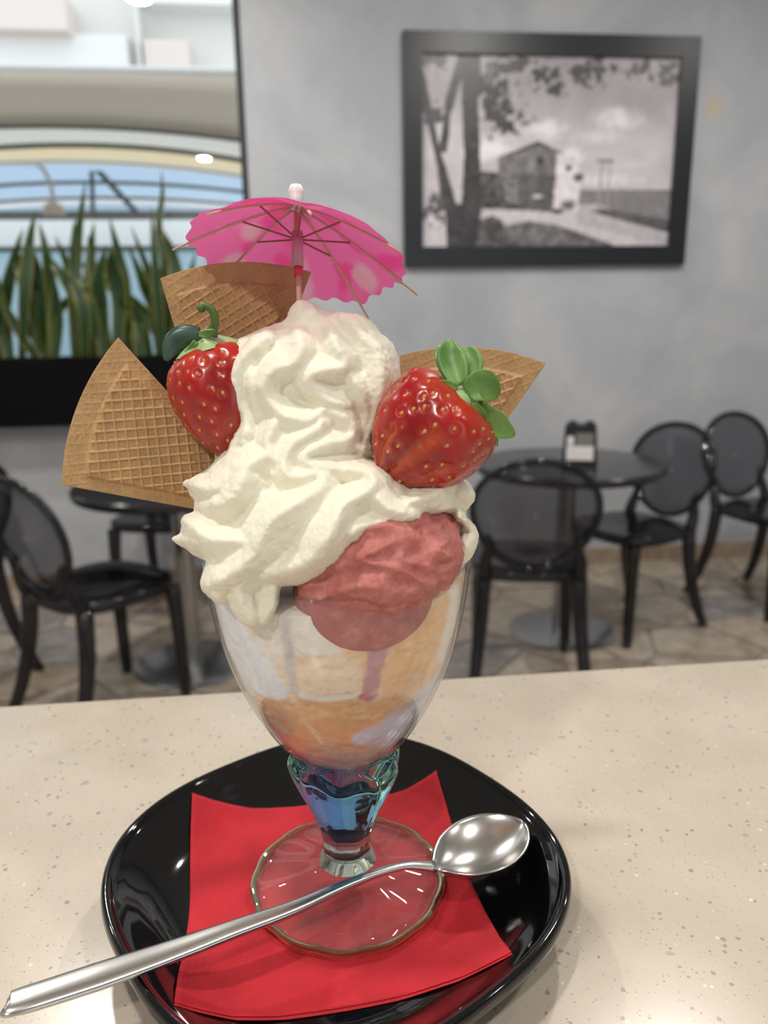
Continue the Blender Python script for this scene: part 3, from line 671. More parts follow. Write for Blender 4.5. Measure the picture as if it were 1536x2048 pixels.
CHAIRS = [((0.535, 2.69), (0.10, 0.99), 'smoke grey transparent chair with its back to us, before the napkin holder table'),
          ((1.06, 3.12), (-0.86, -0.5), 'smoke grey transparent chair right of the napkin holder, tucked under the round table'),
          ((1.80, 3.36), (0.4, -0.91), 'smoke grey transparent chair cut off by the right edge of the picture'),
          ((-0.985, 2.47), (0.6, 0.8), 'dark transparent chair at far left with oval back nearest the camera'),
          ((-1.03, 3.42), (-0.15, -0.98), 'dark transparent chair behind the left table, mostly hidden by the wafer'),
          ((-1.70, 2.63), (-0.95, 0.28), 'dark chair at the left picture edge of which only one slanting leg shows')]
for (c, fdir, lab) in CHAIRS:
    ch = chair0 if first else copy_tree(chair0); first = False
    fw_ = _x*fdir[0]+_h*fdir[1]; x, y = C2W(*c); ch.location = (x, y, 0); ch.rotation_euler = (0, 0, math.atan2(-fw_[0], fw_[1]))
    tag(ch, lab, 'chair', 'smoke grey cafe chairs')
def make_table(c, lab, rad=0.385):
    x, y = C2W(*c); e = empty('cafe_table', (x, y, 0)); tag(e, lab, 'table', 'round black cafe tables')
    MB().lathe([(rad-0.03, 0.712), (rad-0.008, 0.714), (rad, 0.722), (rad, 0.742), (rad-0.006, 0.749), (rad-0.02, 0.75), (0.02, 0.75)], 72, (x, y, 0)).build('table_top', M_tabletop, e, angle=35)
    MB().lathe([(0.15, 0.700), (0.15, 0.712)], 32, (x, y, 0)).build('mounting_plate', M_black, e, angle=35)
    MB().lathe([(0.038, 0.02), (0.038, 0.70)], 32, (x, y, 0)).build('column', M_steel, e, angle=35)
    MB().lathe([(0.225, 0.0), (0.225, 0.008), (0.21, 0.013), (0.08, 0.02), (0.05, 0.022)], 64, (x, y, 0)).build('base_disc', M_steel, e, angle=35)
    return x, y
tx, ty = make_table((0.765, 3.06), 'round black cafe table carrying the napkin holder')
make_table((-0.775, 2.78), 'round black cafe table at left, mostly behind the wafer')
# napkin holder
nh = at_z(1158, 930, 0.75); hx, hy = nh[0], nh[1]
e = empty('napkin_holder', (hx, hy, 0.75), HEAD-0.25); tag(e, 'black napkin holder with white label on the round table', 'napkin holder')
def loc(mb, name, m, par, **k):
    me = pmesh(name, mb.v, mb.f, bool(k.get('angle'))); 
    if k.get('angle'): me.set_sharp_from_angle(angle=math.radians(k['angle']))
    return link(name, me, m, par, world=False)
b = MB()
b.add([(-.070, -.05, 0), (.070, -.05, 0), (.070, .06, 0), (-.070, .06, 0), (-.060, -.040, .165), (.060, -.040, .165), (.060, .05, .165), (-.060, .05, .165)], [(0, 3, 2, 1), (4, 5, 6, 7), (0, 1, 5, 4), (1, 2, 6, 5), (2, 3, 7, 6), (3, 0, 4, 7)])
loc(b, 'body', M_black, e); loc(MB().box(-.052, .052, -.0515, -.047, .028, .085), 'label', M_capw, e); loc(MB().box(-.05, -.024, -.050, -.044, .088, .122), 'label', M_capw, e)
loc(MB().box(-.016, .050, -.051, -.044, .088, .135), 'window', mat('holder_window', (0.22, 0.22, 0.2), 0.3), e)
for x in (-.046, .02): loc(MB().box(x, x+0.03, -.02, .03, .16, .178, .004), 'lid_tab', M_black, e)

# ================================================================== THE COUNTER
ZC = 1.063; YC = 0.488
cn = empty('bar_counter', (0, 0.2, 0)); tag(cn, 'beige speckled quartz bar counter under the black plate', 'counter')
MB().box(-2.6, 2.6, -0.30, YC, ZC-0.04, ZC, 0.003).build('worktop', M_top, cn, angle=40)
MB().box(-2.55, 2.55, 0.18, 0.42, 0.0, ZC-0.04).build('base_panel', M_capw, cn)

# ------------------------------------------------------------------ plate
PC = _x*(-0.0230)+_h*0.279                      # plate centre
PROT = math.radians(0)+HEAD
def sq(th, nexp=2.5):                           # rounded-square radius factor
    t = th-math.radians(38); c, s = abs(math.cos(t)), abs(math.sin(t)); return (c**nexp+s**nexp)**(-1/nexp)
PR = 0.0925; ZB = ZC+0.0065                     # rim radius, inner floor height
def plate_r(th): return PR*sq(th-HEAD)
INNER = [(0.0, 0.0), (0.55, 0.0), (0.66, 0.0008), (0.76, 0.004), (0.86, 0.0105), (0.94, 0.0165), (0.975, 0.0185)]
def plate_z(x, y):
    dx, dy = x-PC[0], y-PC[1]; k = np.hypot(dx, dy)/np.array([plate_r(t) for t in np.arctan2(dy, dx).ravel()]).reshape(np.shape(dx)); return ZB+np.interp(k, [a for a, _ in INNER], [b for _, b in INNER])
def plate():
    prof = [(0.02, ZB), (0.35, ZB), (0.55, ZB), (0.66, ZB+.0008), (0.71, ZB+.002), (0.76, ZB+.004), (0.81, ZB+.007), (0.86, ZB+.0105), (0.90, ZB+.0137), (0.94, ZB+.0165), (0.952, ZB+.0172), (0.960, ZB+.0186), (0.972, ZB+.0197), (0.986, ZB+.0199), (0.997, ZB+.0188), (1.003, ZB+.0165), (0.998, ZB+.0145), (0.985, ZB+.0125), (0.93, ZB+.0075), (0.86, ZB+.002), (0.78, ZB-.0025), (0.70, ZB-.0045), (0.68, ZC+0.0002), (0.64, ZC+0.0002), (0.63, ZC+.002), (0.02, ZC+.002)]
    n_ = 160; V = []
    for (k, z) in prof:
        for i in range(n_):
            th = 2*math.pi*i/n_; r = plate_r(th)*k; V.append((PC[0]+r*math.cos(th), PC[1]+r*math.sin(th), z))
    I = np.arange(len(prof)*n_).reshape(-1, n_); J = np.roll(I, -1, 1)
    Q = np.stack([I[:-1], I[1:], J[1:], J[:-1]], -1).reshape(-1, 4)
    me = fmesh('plate', V, Q); o = link('plate', me, M_ceramic)
    return tag(o, 'black glossy rounded square dessert plate under the sundae glass', 'plate')
plate()

# ------------------------------------------------------------------ napkin
def napkin():
    c = []
    for q in ((385, 1587), (872, 1541), (1022, 1906), (350, 2006)):      # the corners rest on the rising wall of the plate
        z = ZB+0.004
        for _ in range(40): P0 = at_z(*q, z); z += 0.35*(float(plate_z(np.array([P0[0]]), np.array([P0[1]]))[0])+0.0008-z)
        c.append(at_z(*q, z))
    e = empty('paper_napkin', (PC[0], PC[1], ZB)); tag(e, 'red square paper napkin under the glass foot on the black plate', 'napkin')
    n_ = 60; u = np.linspace(0, 1, n_); U, Vv = np.meshgrid(u, u)
    for lay in (0, 1):
        P = sum(w_[..., None]*q for w_, q in (((1-U)*(1-Vv), c[0]), (U*(1-Vv), c[1]), (U*Vv, c[2]), ((1-U)*Vv, c[3])))
        P = P.copy()
        if lay: P += (-_h*0.0012+_x*0.0002)*Vv[..., None]
        P[..., 0] += 0.0012*np.sin(9*Vv)*(U-0.5); P[..., 1] += 0.0010*np.sin(7*U+1)*(Vv-0.5)
        rad = np.hypot(P[..., 0]-GX[0], P[..., 1]-GX[1])
        away = np.clip((rad-0.044)/0.02, 0, 1)
        z = plate_z(P[..., 0], P[..., 1])+0.0006-lay*0.00045+away*0.0010*(1+np.sin(11*U+2)*np.cos(8*Vv))*0.6*(1-0.3*lay)
        P[..., 2] = z
        I = np.arange(n_*n_).reshape(n_, n_); Q = np.stack([I[:-1, :-1], I[1:, :-1], I[1:, 1:], I[:-1, 1:]], -1).reshape(-1, 4)
        o = link('ply', fmesh('ply', P.reshape(-1, 3), Q), M_nap, e); md = o.modifiers.new('thickness', 'SOLIDIFY'); md.thickness = 0.00022
GX = _x*(-0.0185)+_h*0.2835                     # axis of the glass
napkin()

# ------------------------------------------------------------------ glass
ZF = ZB+0.0012                                   # underside of the foot
def rz(py, half):                                # a ring of the glass from its place in the view: height and radius
    d = ray(768, py); t = (GX@_h)/(d@_h); z = CAMH+d[2]*t; dep = (np.array([GX[0], GX[1], z])-O)@_f; return (half*dep/F, z)
RIM = rz(1108, 266)
OUT = [rz(1108, 266), rz(1180, 254), rz(1260, 234), rz(1340, 202), rz(1400, 170), rz(1450, 136), rz(1490, 98), rz(1512, 62), rz(1522, 20)]
_zz = np.array([z for _, z in OUT])[::-1]; _rr = np.array([r for r, _ in OUT])[::-1]
def r_out(z): return np.interp(z, _zz, _rr)
TH = 0.0013
def r_in(z): return np.maximum(r_out(z-0.0010)-TH, 0.0)
def glass():
    e = empty('sundae_glass', (GX[0], GX[1], ZF)); tag(e, 'tall footed sundae glass with clear bowl and faceted blue green stem', 'glass')
    sp = spline(np.array(OUT), 40); inner = [(max(r-TH, 0.0005), z+0.0002+(0.0016 if i > 34 else 0.0)) for i, (r, z) in enumerate(sp)]
    prof = list(map(tuple, sp[::-1]))+[(sp[0][0]-TH*0.15, sp[0][1]+0.0006), (sp[0][0]-TH*0.8, sp[0][1]+0.0006)]+inner
    MB().lathe(prof, 96, (GX[0], GX[1], 0), cap=False).build('bowl', M_bowlglass, e, smooth=True)
    # bluish lip of the rim
    MB().tube([(GX[0]+(sp[0][0]-TH*0.5)*math.cos(t), GX[1]+(sp[0][0]-TH*0.5)*math.sin(t), sp[0][1]+0.0006) for t in np.linspace(0, 2*math.pi, 97)], 0.0006, 8, up=(0, 0, 1), cap=False).build('rim', M_lip, e, smooth=True)
    # stem
    zt = rz(1500, 0)[1]; zb = ZF+0.0125; n_ = 144
    key = [(0.0, 0.0125), (0.07, 0.0108), (0.16, 0.0102), (0.30, 0.0112), (0.48, 0.0145), (0.66, 0.0188), (0.82, 0.0222), (0.92, 0.0232), (1.0, 0.0214)]
    ks = np.linspace(0, 1, 44); rs = spline(np.array(key), 200); rs = np.interp(ks, rs[:, 0], rs[:, 1])
    V = []
    for k, r in zip(ks, rs):
        for i in range(n_):
            th = 2*math.pi*i/n_; tw = th+0.18*k
            a = 0.03+0.07*k; lob = abs(math.sin(4*tw)); dz = 0.0016*k*math.sin(2*th+0.6)-0.0020*k*k*math.cos(8*tw)
            rr = r*(1-a*0.5+a*lob); V.append((GX[0]+rr*math.cos(th), GX[1]+rr*math.sin(th), zb+k*(zt-zb)+dz))
    m = len(ks); Fc = [(j*n_+i, j*n_+(i+1) % n_, (j+1)*n_+(i+1) % n_, (j+1)*n_+i) for j in range(m-1) for i in range(n_)]
    Fc.append(tuple(reversed(range(n_))))
    b = len(V); V.append((GX[0], GX[1], zt-0.006)); Fc += [((m-1)*n_+i, (m-1)*n_+(i+1) % n_, b) for i in range(n_)]
    link('stem', pmesh('stem', V, Fc, True), M_stem, e)['label'] = 'faceted stem shimmering blue and green'
    # foot
    RF = 0.0402; n_ = 144
    prof = [(0.02, ZF), (RF-0.004, ZF), (RF-0.0015, ZF+0.0006), (RF, ZF+0.0022), (RF-0.0012, ZF+0.0040), (RF-0.0045, ZF+0.0050), (0.030, ZF+0.0062), (0.020, ZF+0.0080), (0.0150, ZF+0.0098), (0.0132, ZF+0.0115), (0.0118, ZF+0.0123), (0.002, ZF+0.0124)]
    V = []
    for (r, z) in prof:
        wv = np.clip((r-0.012)/0.03, 0, 1)
        for i in range(n_):
            th = 2*math.pi*i/n_; rr = r*(1+0.020*wv*abs(math.sin(6.5*th))+0.006*wv*math.sin(3*th)); V.append((GX[0]+rr*math.cos(th), GX[1]+rr*math.sin(th), z+(0.0007*wv*math.cos(13*th) if z > ZF+0.003 else 0)))
    m = len(prof); Fc = [(j*n_+i, j*n_+(i+1) % n_, (j+1)*n_+(i+1) % n_, (j+1)*n_+i) for j in range(m-1) for i in range(n_)]
    Fc.append(tuple(reversed(range(n_)))); Fc.append(tuple((m-1)*n_+i for i in range(n_)))
    link('foot', pmesh('foot', V, Fc, True), M_footglass, e)
    # greenish thick edge of the foot
    pts = []
    for i in range(n_+1):
        th = 2*math.pi*i/n_; rr = (RF+0.0006)*(1+0.020*abs(math.sin(6.5*th))+0.006*math.sin(3*th)); pts.append((GX[0]+rr*math.cos(th), GX[1]+rr*math.sin(th), ZF+0.0020))
    MB().tube(pts, 0.0015, 10, up=(0, 0, 1), cap=False).build('foot_edge', M_rimglass, e, smooth=True)
M_lip = thin('bluish_glass_lip', (0.86, 0.87, 0.93), 0.02, 1.5)
def stemmat():
    m = M_stem; g = _gs; geo = N(m, 'ShaderNodeNewGeometry'); dt = N(m, 'ShaderNodeVectorMath', operation='DOT_PRODUCT'); dt.inputs[1].default_value = tuple(_x); L(m, geo, 'Position', dt, 0)
    mr = N(m, 'ShaderNodeMapRange'); c = float(GX@_x); mr.inputs['From Min'].default_value = c-0.024; mr.inputs['From Max'].default_value = c+0.024; L(m, dt, 'Value', mr, 'Value')
    r = ramp(m, mr, 'Result', [(0.05, (0.88, 0.97, 0.82)), (0.22, (0.66, 0.70, 0.97)), (0.45, (0.42, 0.70, 0.98)), (0.62, (0.58, 0.86, 0.98)), (0.78, (0.70, 0.96, 0.74)), (0.95, (0.86, 0.98, 0.86))])
    sz = N(m, 'ShaderNodeSeparateXYZ'); L(m, geo, 'Position', sz, 0); m2 = N(m, 'ShaderNodeMapRange'); m2.inputs['From Min'].default_value = ZF+0.012; m2.inputs['From Max'].default_value = ZF+0.034; L(m, sz, 'Z', m2, 'Value')
    mx = N(m, 'ShaderNodeMixRGB'); L(m, m2, 'Result', mx, 0); mx.inputs[1].default_value = (0.93, 0.94, 0.86, 1); L(m, r, 'Color', mx, 2); L(m, mx, 0, g, 'Color')
stemmat(); glass()

# ------------------------------------------------------------------ hero helpers
HD = float(GX@_h)                                # distance of the axis plane
MM = 0.001
def hp(px, py, off=0.0): return at_h(px, py, HD-off*MM)      # off: mm in front of the axis plane
def loc2(V):                                     # lateral (mm right of axis), height above rim (mm), front (mm)
    V = np.asarray(V); return ((V-np.append(GX, 0)[:3] if False else V)@np.append(_x[:2], 0)-GX@_x)/MM, (V[..., 2]-RIM[1])/MM, (HD-V@_h)/MM

# ------------------------------------------------------------------ melted ice cream in the bowl
def fill():
    nz_, nt = 120, 220; z0, z1 = _zz[0]+0.0016, RIM[1]-0.006
    V = []
    zs = np.concatenate([z0+(z1-z0)*np.linspace(0, 1, nz_)])
    th = np.linspace(0, 2*math.pi, nt, endpoint=False)
    for z in zs:
        r = max(float(r_in(z))-0.0004, 0.0008); V.append(np.stack([GX[0]+r*np.cos(th), GX[1]+r*np.sin(th), np.full(nt, z)], 1))
    for k in (0.8, 0.5, 0.2, 0.01):
        r = float(r_in(z1))*k; V.append(np.stack([GX[0]+r*np.cos(th), GX[1]+r*np.sin(th), np.full(nt, z1+0.002*(1-k))], 1))
    V = np.concatenate(V); m = nz_+4; I = np.arange(m*nt).reshape(m, nt); J = np.roll(I, -1, 1); Q = np.stack([I[:-1], J[:-1], J[1:], I[1:]], -1).reshape(-1, 4)
    a = loc2(V); X, Z = a[0], a[1]               # mm
    n1 = vnoise(V, 60, 1); n2 = vnoise(V, 150, 2); n3 = vnoise(V, 420, 3); n4 = vnoise(V, 900, 4); fr = n1+0.55*n2+0.3*n3+0.15*n4
    peach = np.array([0.93, 0.55, 0.25]); white = np.array([0.96, 0.91, 0.81]); blue = np.array([0.92, 0.96, 0.97]); pk = np.array([0.62, 0.33, 0.34]); brown = np.array([0.72, 0.46, 0.29]); cream_ = np.array([0.94, 0.76, 0.54])
    C = np.repeat(cream_[None], len(V), 0); p = proj(V)
    def mixin(mask, c, op=1.0):
        mask = (np.clip(mask, 0, 1)*op)[:, None]; C[:] = C*(1-mask)+c*mask
    def el(px, py, rx, ry, soft=0.2, jit=0.5):           # patch of one flavour where it lies against the bowl
        d = np.sqrt(((p[:, 0]-px)/rx)**2+((p[:, 1]-py)/ry)**2)+jit*fr; return (1-d)/soft
    def stroke(pts, wd, soft=0.5, jit=0.3):              # smear or drip along a line
        Cq = spline(np.array(pts, float), 6*len(pts)); best = np.full(len(V), 9.0)
        for i in range(len(Cq)-1):
            a_, b_ = Cq[i], Cq[i+1]; ab = b_[:2]-a_[:2]; t = np.clip(((p[:, 0]-a_[0])*ab[0]+(p[:, 1]-a_[1])*ab[1])/(ab@ab+1e-9), 0, 1)
            best = np.minimum(best, np.hypot(p[:, 0]-a_[0]-t*ab[0], p[:, 1]-a_[1]-t*ab[1])/(wd*(a_[2]+(b_[2]-a_[2])*t)))
        return (1-best-jit*fr)/soft
    mixin((fr-0.05)*4, peach, 0.55); mixin((-fr-0.25)*4, white, 0.7)
    mixin(el(600, 1270, 130, 110, 0.3, 0.7), white, 0.85); mixin(el(640, 1345, 120, 40, 0.35, 0.6), cream_*1.02)
    mixin(el(860, 1240, 80, 150, 0.25, 0.6), peach*np.array([1.05, 1.12, 1.2])); mixin(el(850, 1180, 60, 60, 0.4, 0.8), cream_, 0.6); mixin(el(790, 1330, 90, 60, 0.3, 0.7), peach, 0.8)
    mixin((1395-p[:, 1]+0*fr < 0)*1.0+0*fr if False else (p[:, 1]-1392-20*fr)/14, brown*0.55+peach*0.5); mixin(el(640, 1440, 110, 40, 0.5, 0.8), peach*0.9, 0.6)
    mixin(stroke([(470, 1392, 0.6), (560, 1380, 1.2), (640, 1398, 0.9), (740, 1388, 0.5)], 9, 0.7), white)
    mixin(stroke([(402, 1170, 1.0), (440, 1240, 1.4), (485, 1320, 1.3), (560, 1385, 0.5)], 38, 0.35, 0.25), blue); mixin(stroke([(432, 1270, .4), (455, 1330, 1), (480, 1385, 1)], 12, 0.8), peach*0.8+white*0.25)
    mixin(el(705, 1255, 46, 15, 0.3, 0.5), np.array([0.72, 0.38, 0.07])); mixin(el(576, 1310, 11, 13, 0.4, 0.3), np.array([0.42, 0.15, 0.07]))
    mixin(stroke([(560, 1185, 1), (572, 1260, 1), (578, 1330, 0.9), (590, 1385, 0.6)], 15, 0.5, 0.2), np.array([0.66, 0.62, 0.61]), 0.8)
    mixin(stroke([(770, 1205, 4.6), (768, 1240, 3.0), (762, 1285, 1.4), (748, 1335, 1.0), (740, 1388, 0.9)], 20, 0.3, 0.2), pk); mixin(el(728, 1395, 16, 10, 0.4, 0.3), pk*np.array([1.05, 0.75, 0.75]))
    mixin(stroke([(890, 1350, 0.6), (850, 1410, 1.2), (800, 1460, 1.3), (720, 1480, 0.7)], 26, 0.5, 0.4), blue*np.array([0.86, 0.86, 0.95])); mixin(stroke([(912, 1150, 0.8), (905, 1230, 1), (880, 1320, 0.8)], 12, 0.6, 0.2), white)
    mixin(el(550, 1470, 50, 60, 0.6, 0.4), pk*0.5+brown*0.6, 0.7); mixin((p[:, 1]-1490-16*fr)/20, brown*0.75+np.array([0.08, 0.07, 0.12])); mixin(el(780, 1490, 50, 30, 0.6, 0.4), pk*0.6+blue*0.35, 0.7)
    C *= (1+0.12*n3+0.08*n4)[:, None]
    # soft relief of the packed ice cream, pressed flat where it touches the glass
    top = np.clip((V[:, 2]-_zz[0]-0.004)/0.01, 0, 1); rd = np.stack([V[:, 0]-GX[0], V[:, 1]-GX[1]], 1); V[:, :2] = GX[:2]+rd*(1-top*0.030*np.clip(fr*1.5, 0, 1))[:, None]
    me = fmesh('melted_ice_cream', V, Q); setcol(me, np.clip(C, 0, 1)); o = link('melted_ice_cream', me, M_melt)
    tag(o, 'half melted vanilla and peach ice cream filling the glass bowl', 'ice cream')
fill()

# ------------------------------------------------------------------ strawberry ice cream scoop
def pinkscoop():
    lo = hp(570, 1300, 0)-np.array([0.0, 0.065, 0]); hi = hp(920, 950, 0)+np.array([0.0, 0.02, 0.0]); lo[2] -= 0.004; lo[0] -= 0.004; hi[0] += 0.004
    s = SDF(lo, hi, 0.0007); X, Y, Z = s.grid()
    s.ball(hp(726, 1180, 31), np.array([0.0250, 0.026, 0.0205]), 0.003)
    # inside the bowl only
    R = np.sqrt((X-GX[0])**2+(Y-GX[1])**2); zi = r_in(Z.ravel()).reshape(Z.shape).astype(np.float32)-0.0001
    s.D = np.maximum(s.D, (R-zi)*0.9); s.D = np.maximum(s.D, Z-(RIM[1]+0.004)).astype(np.float32)
    s.ball(hp(760, 1100, 33), np.array([0.0285, 0.0215, 0.0190]), 0.003); s.ball(hp(830, 1085, 30), np.array([0.0125, 0.018, 0.0115]), 0.004); s.ball(hp(690, 1145, 37), np.array([0.0165, 0.0160, 0.0090]), 0.004); s.ball(hp(765, 1150, 40), np.array([0.0240, 0.0150, 0.0110]), 0.004); s.ball(hp(800, 1070, 24), np.array([0.020, 0.021, 0.016]), 0.004)
    V, Q = s.nets('x'); V = relax(V, Q, 2); Nn = vnormals(V, Q)
    st = V*np.array([1.0, 1.0, 1.0]); n1 = vnoise(st, 95, 4); q = V.copy(); q[:, 0] *= 0.6; q[:, 2] *= 1.6; n2 = vnoise(q, 130, 5); n3 = vnoise(V, 620, 6)
    inside = np.clip((RIM[1]+0.001-V[:, 2])/0.003, 0, 1)*(np.hypot(V[:, 0]-GX[0], V[:, 1]-GX[1]) < r_out(V[:, 2])+0.0005)
    ridge = 1-np.abs(n2)*2.2
    V = V+Nn*((0.0022*n1+0.0017*ridge+0.00035*n3-0.0009)*(1-inside))[:, None]
    o = link('strawberry_ice_cream', fmesh('strawberry_ice_cream', V, Q), M_pinkice); tag(o, 'dusky pink strawberry ice cream scoop bulging over the glass rim', 'ice cream')
pinkscoop()

# ------------------------------------------------------------------ whipped cream
def cream():
    px = 0.0002
    lo = hp(330, 1270, 0); hi = hp(965, 590, 0); lo = np.array([lo[0]-0.004, GX[1]-0.066, lo[2]-0.002]); hi = np.array([hi[0]+0.006, GX[1]+0.045, hi[2]+0.004])
    s = SDF(lo, hi, 0.00062)
    B = lambda x, y, o, rx, ry, rzz, k=0.005: s.ball(hp(x, y, o), np.array([rx*px, rzz*px, ry*px]), k)
    B(618, 752, 2, 142, 108, 125); B(560, 770, 4, 100, 75, 110); B(690, 770, 4, 85, 100, 105)
    s.chain([hp(599, 606, 6), hp(608, 634, 5), hp(622, 684, 2)], [0.0026, 0.0074, 0.016], 0.003)
    s.chain([hp(650, 652, 2), hp(700, 682, 2), hp(736, 728, 0)], [0.006, 0.009, 0.010], 0.004)
    B(610, 890, 8, 128, 110, 135); B(570, 980, 14, 165, 110, 150); B(640, 1020, 22, 130, 90, 140); B(520, 1060, 24, 120, 75, 120); B(700, 990, 14, 110, 70, 140)
    B(480, 1130, 42, 62, 60, 45); B(500, 1195, 47, 42, 46, 26); B(450, 1150, 40, 34, 44, 40); B(512, 1228, 47.5, 20, 26, 18)
    B(590, 1090, 40, 80, 66, 60); B(640, 1065, 44, 60, 50, 50)
    for q in ((452, 872, 24, 2.6), (462, 890, 23, 3.0), (440, 862, 25.5, 1.5), (470, 905, 20, 3.5)): s.ball(hp(*q[:3]), q[3]*MM, 0.002)
    # shelf under the right strawberry
    B(790, 1010, 30, 70, 36, 80); B(860, 1000, 26, 60, 32, 70); B(905, 1000, 18, 42, 36, 60); B(915, 1085, 12, 36, 44, 60); B(900, 1120, 14, 30, 40, 60); B(760, 985, 34, 60, 40, 50)
    # left lobes and spikes
    B(430, 1050, 22, 50, 42, 70); B(440, 985, 14, 48, 45, 70); B(420, 1090, 24, 40, 30, 60)
    s.chain([hp(344, 1078, 20), hp(368, 1079, 21), hp(410, 1075, 23)], [0.0013, 0.0026, 0.0065], 0.003)
    s.chain([hp(373, 967, 12), hp(392, 982, 13), hp(425, 1000, 15)], [0.0014, 0.0028, 0.0070], 0.003)
    s.chain([hp(416, 1012, 26), hp(440, 1016, 26), hp(470, 1020, 26)], [0.0018, 0.0030, 0.0060], 0.003)
    for q in ((476, 704, 6), (450, 752, 4), (463, 800, 4), (480, 850, 4)): s.ball(hp(*q), np.array([.0042, .006, .0048]), 0.004)
    s.chain([hp(425, 905, 6), hp(438, 915, 6), hp(452, 930, 7)], [0.0016, 0.0030, 0.0050], 0.0025)
    for q in ((770, 720, 0), (776, 765, 2), (766, 815, 2), (748, 862, 4)): s.ball(hp(*q), np.array([.0045, .008, .0075]), 0.004)
    # relief of the piped ruffles: crest lines (x, y, half width) that fall off to both sides
    RG = [
        [(597, 662, 22), (601, 698, 30), (584, 727, 32), (551, 737, 34), (530, 758, 36), (526, 785, 36), (543, 812, 34), (576, 832, 32), (613, 839, 30), (638, 827, 26), (651, 812, 22)],
        [(659, 655, 22), (676, 693, 28), (692, 718, 28), (684, 735, 28), (647, 740, 28), (622, 750, 28), (618, 770, 28), (638, 790, 28), (668, 806, 28), (696, 812, 24)],
        [(684, 632, 26), (730, 664, 34), (758, 704, 36), (768, 745, 40), (764, 793, 38), (754, 835, 34), (738, 873, 30)], [(705, 752, 22), (728, 790, 26), (738, 827, 24), (726, 862, 20)],
        [(530, 672, 30), (486, 708, 34), (464, 758, 34), (470, 798, 30), (490, 835, 28), (484, 881, 28)], [(500, 730, 20), (500, 780, 24), (512, 830, 24)],
        [(651, 818, 24), (684, 831, 28), (709, 856, 28), (697, 881, 28), (655, 890, 28), (620, 902, 28), (609, 918, 28), (630, 932, 28), (684, 935, 30), (730, 939, 34), (745, 960, 40), (732, 983, 46), (688, 1012, 54), (668, 1052, 60), (647, 1089, 60), (613, 1127, 52), (563, 1145, 40), (522, 1150, 32)],
        [(647, 827, 22), (638, 856, 26), (601, 877, 28), (576, 898, 30), (568, 931, 30), (580, 952, 30), (613, 950, 26), (630, 942, 26), (647, 953, 32), (638, 977, 42), (597, 1002, 54), (547, 1035, 66), (522, 1072, 66), (507, 1110, 62), (468, 1145, 54), (418, 1172, 40)],
        [(555, 831, 24), (538, 868, 28), (534, 890, 28), (551, 925, 24)], [(540, 903, 34), (494, 931, 50), (482, 962, 58), (455, 1002, 54), (416, 1012, 34)], [(372, 964, 20), (426, 977, 34), (470, 938, 34)],
        [(368, 1042, 34), (422, 1077, 44), (505, 1082, 40)], [(350, 1078, 14), (400, 1085, 30)], [(720, 893, 26), (745, 900, 26), (778, 916, 18)], [(747, 981, 34), (775, 1018, 36), (820, 1030, 30)],
        [(690, 1078, 34), (730, 1052, 36), (790, 1048, 30)], [(822, 1004, 26), (868, 983, 30), (910, 962, 30), (938, 988, 26)], [(922, 1040, 24), (945, 1064, 26), (928, 1102, 26)],
        [(474, 1160, 30), (484, 1210, 26), (505, 1250, 20)], [(548, 1170, 26), (550, 1205, 22), (530, 1244, 18)], [(424, 1180, 26), (440, 1205, 20)]]
    gx, gy = np.arange(320, 980, 2.0), np.arange(580, 1284, 2.0); GXp, GYp = np.meshgrid(gx, gy, indexing='ij'); Bm = np.zeros(GXp.shape)
    for pts in RG:
        C = spline(np.array(pts, float), 8*len(pts)); n_ = len(C)
        dist = np.full(GXp.shape, 1e9); wv = np.zeros(GXp.shape)
        end = np.clip(np.minimum(np.arange(n_), n_-1-np.arange(n_))/5.0+0.35, 0, 1)
        for i in range(n_-1):
            a, b_ = C[i], C[i+1]; ab = b_[:2]-a[:2]; t = np.clip(((GXp-a[0])*ab[0]+(GYp-a[1])*ab[1])/(ab@ab+1e-9), 0, 1)
            d = np.hypot(GXp-a[0]-t*ab[0], GYp-a[1]-t*ab[1]); m = d < dist; dist = np.where(m, d, dist); wv = np.where(m, (a[2]+(b_[2]-a[2])*t)*(0.55+0.45*end[i]), wv)
        r0 = 6.0; f = np.clip(1-(np.sqrt(dist**2+r0*r0)-r0)/np.maximum(wv, 1), 0, 1)*(0.135*wv+1.2)
        k = 0.7; h = np.clip(0.5+0.5*(f-Bm)/k, 0, 1); Bm = Bm*(1-h)+f*h+k*h*(1-h)*(f > 0.05)
    X, Y, Z = s.grid(); v0, v1, v2 = X-O[0], Y-O[1], Z-O[2]
    zz = v0*_f[0]+v1*_f[1]+v2*_f[2]; ix = np.clip(((768+F*(v0*CX[0]+v1*CX[1]+v2*CX[2])/zz)-320)/2, 0, len(gx)-1.01); iy = np.clip(((1024-F*(v0*CU[0]+v1*CU[1]+v2*CU[2])/zz)-580)/2, 0, len(gy)-1.01)
    i_, j_ = ix.astype(np.int32), iy.astype(np.int32); fx, fy = ix-i_, iy-j_; Bq = Bm.astype(np.float32)
    bb = (Bq[i_, j_]*(1-fx)+Bq[i_+1, j_]*fx)*(1-fy)+(Bq[i_, j_+1]*(1-fx)+Bq[i_+1, j_+1]*fx)*fy
    front = np.clip((HD-(X*_h[0]+Y*_h[1])+0.004)/0.012, 0, 1)
    s.D = (s.D-(bb-2.4)*0.001*front).astype(np.float32)
    s.D[0] = s.D[-1] = 0.01; s.D[:, 0] = s.D[:, -1] = 0.01; s.D[:, :, 0] = s.D[:, :, -1] = 0.01
    V, Q = s.nets('x'); V = relax(V, Q, 1, 0.5); Nn = vnormals(V, Q)
    n1 = vnoise(V, 330, 1); n2 = vnoise(V, 900, 2); n0 = vnoise(V, 110, 3)
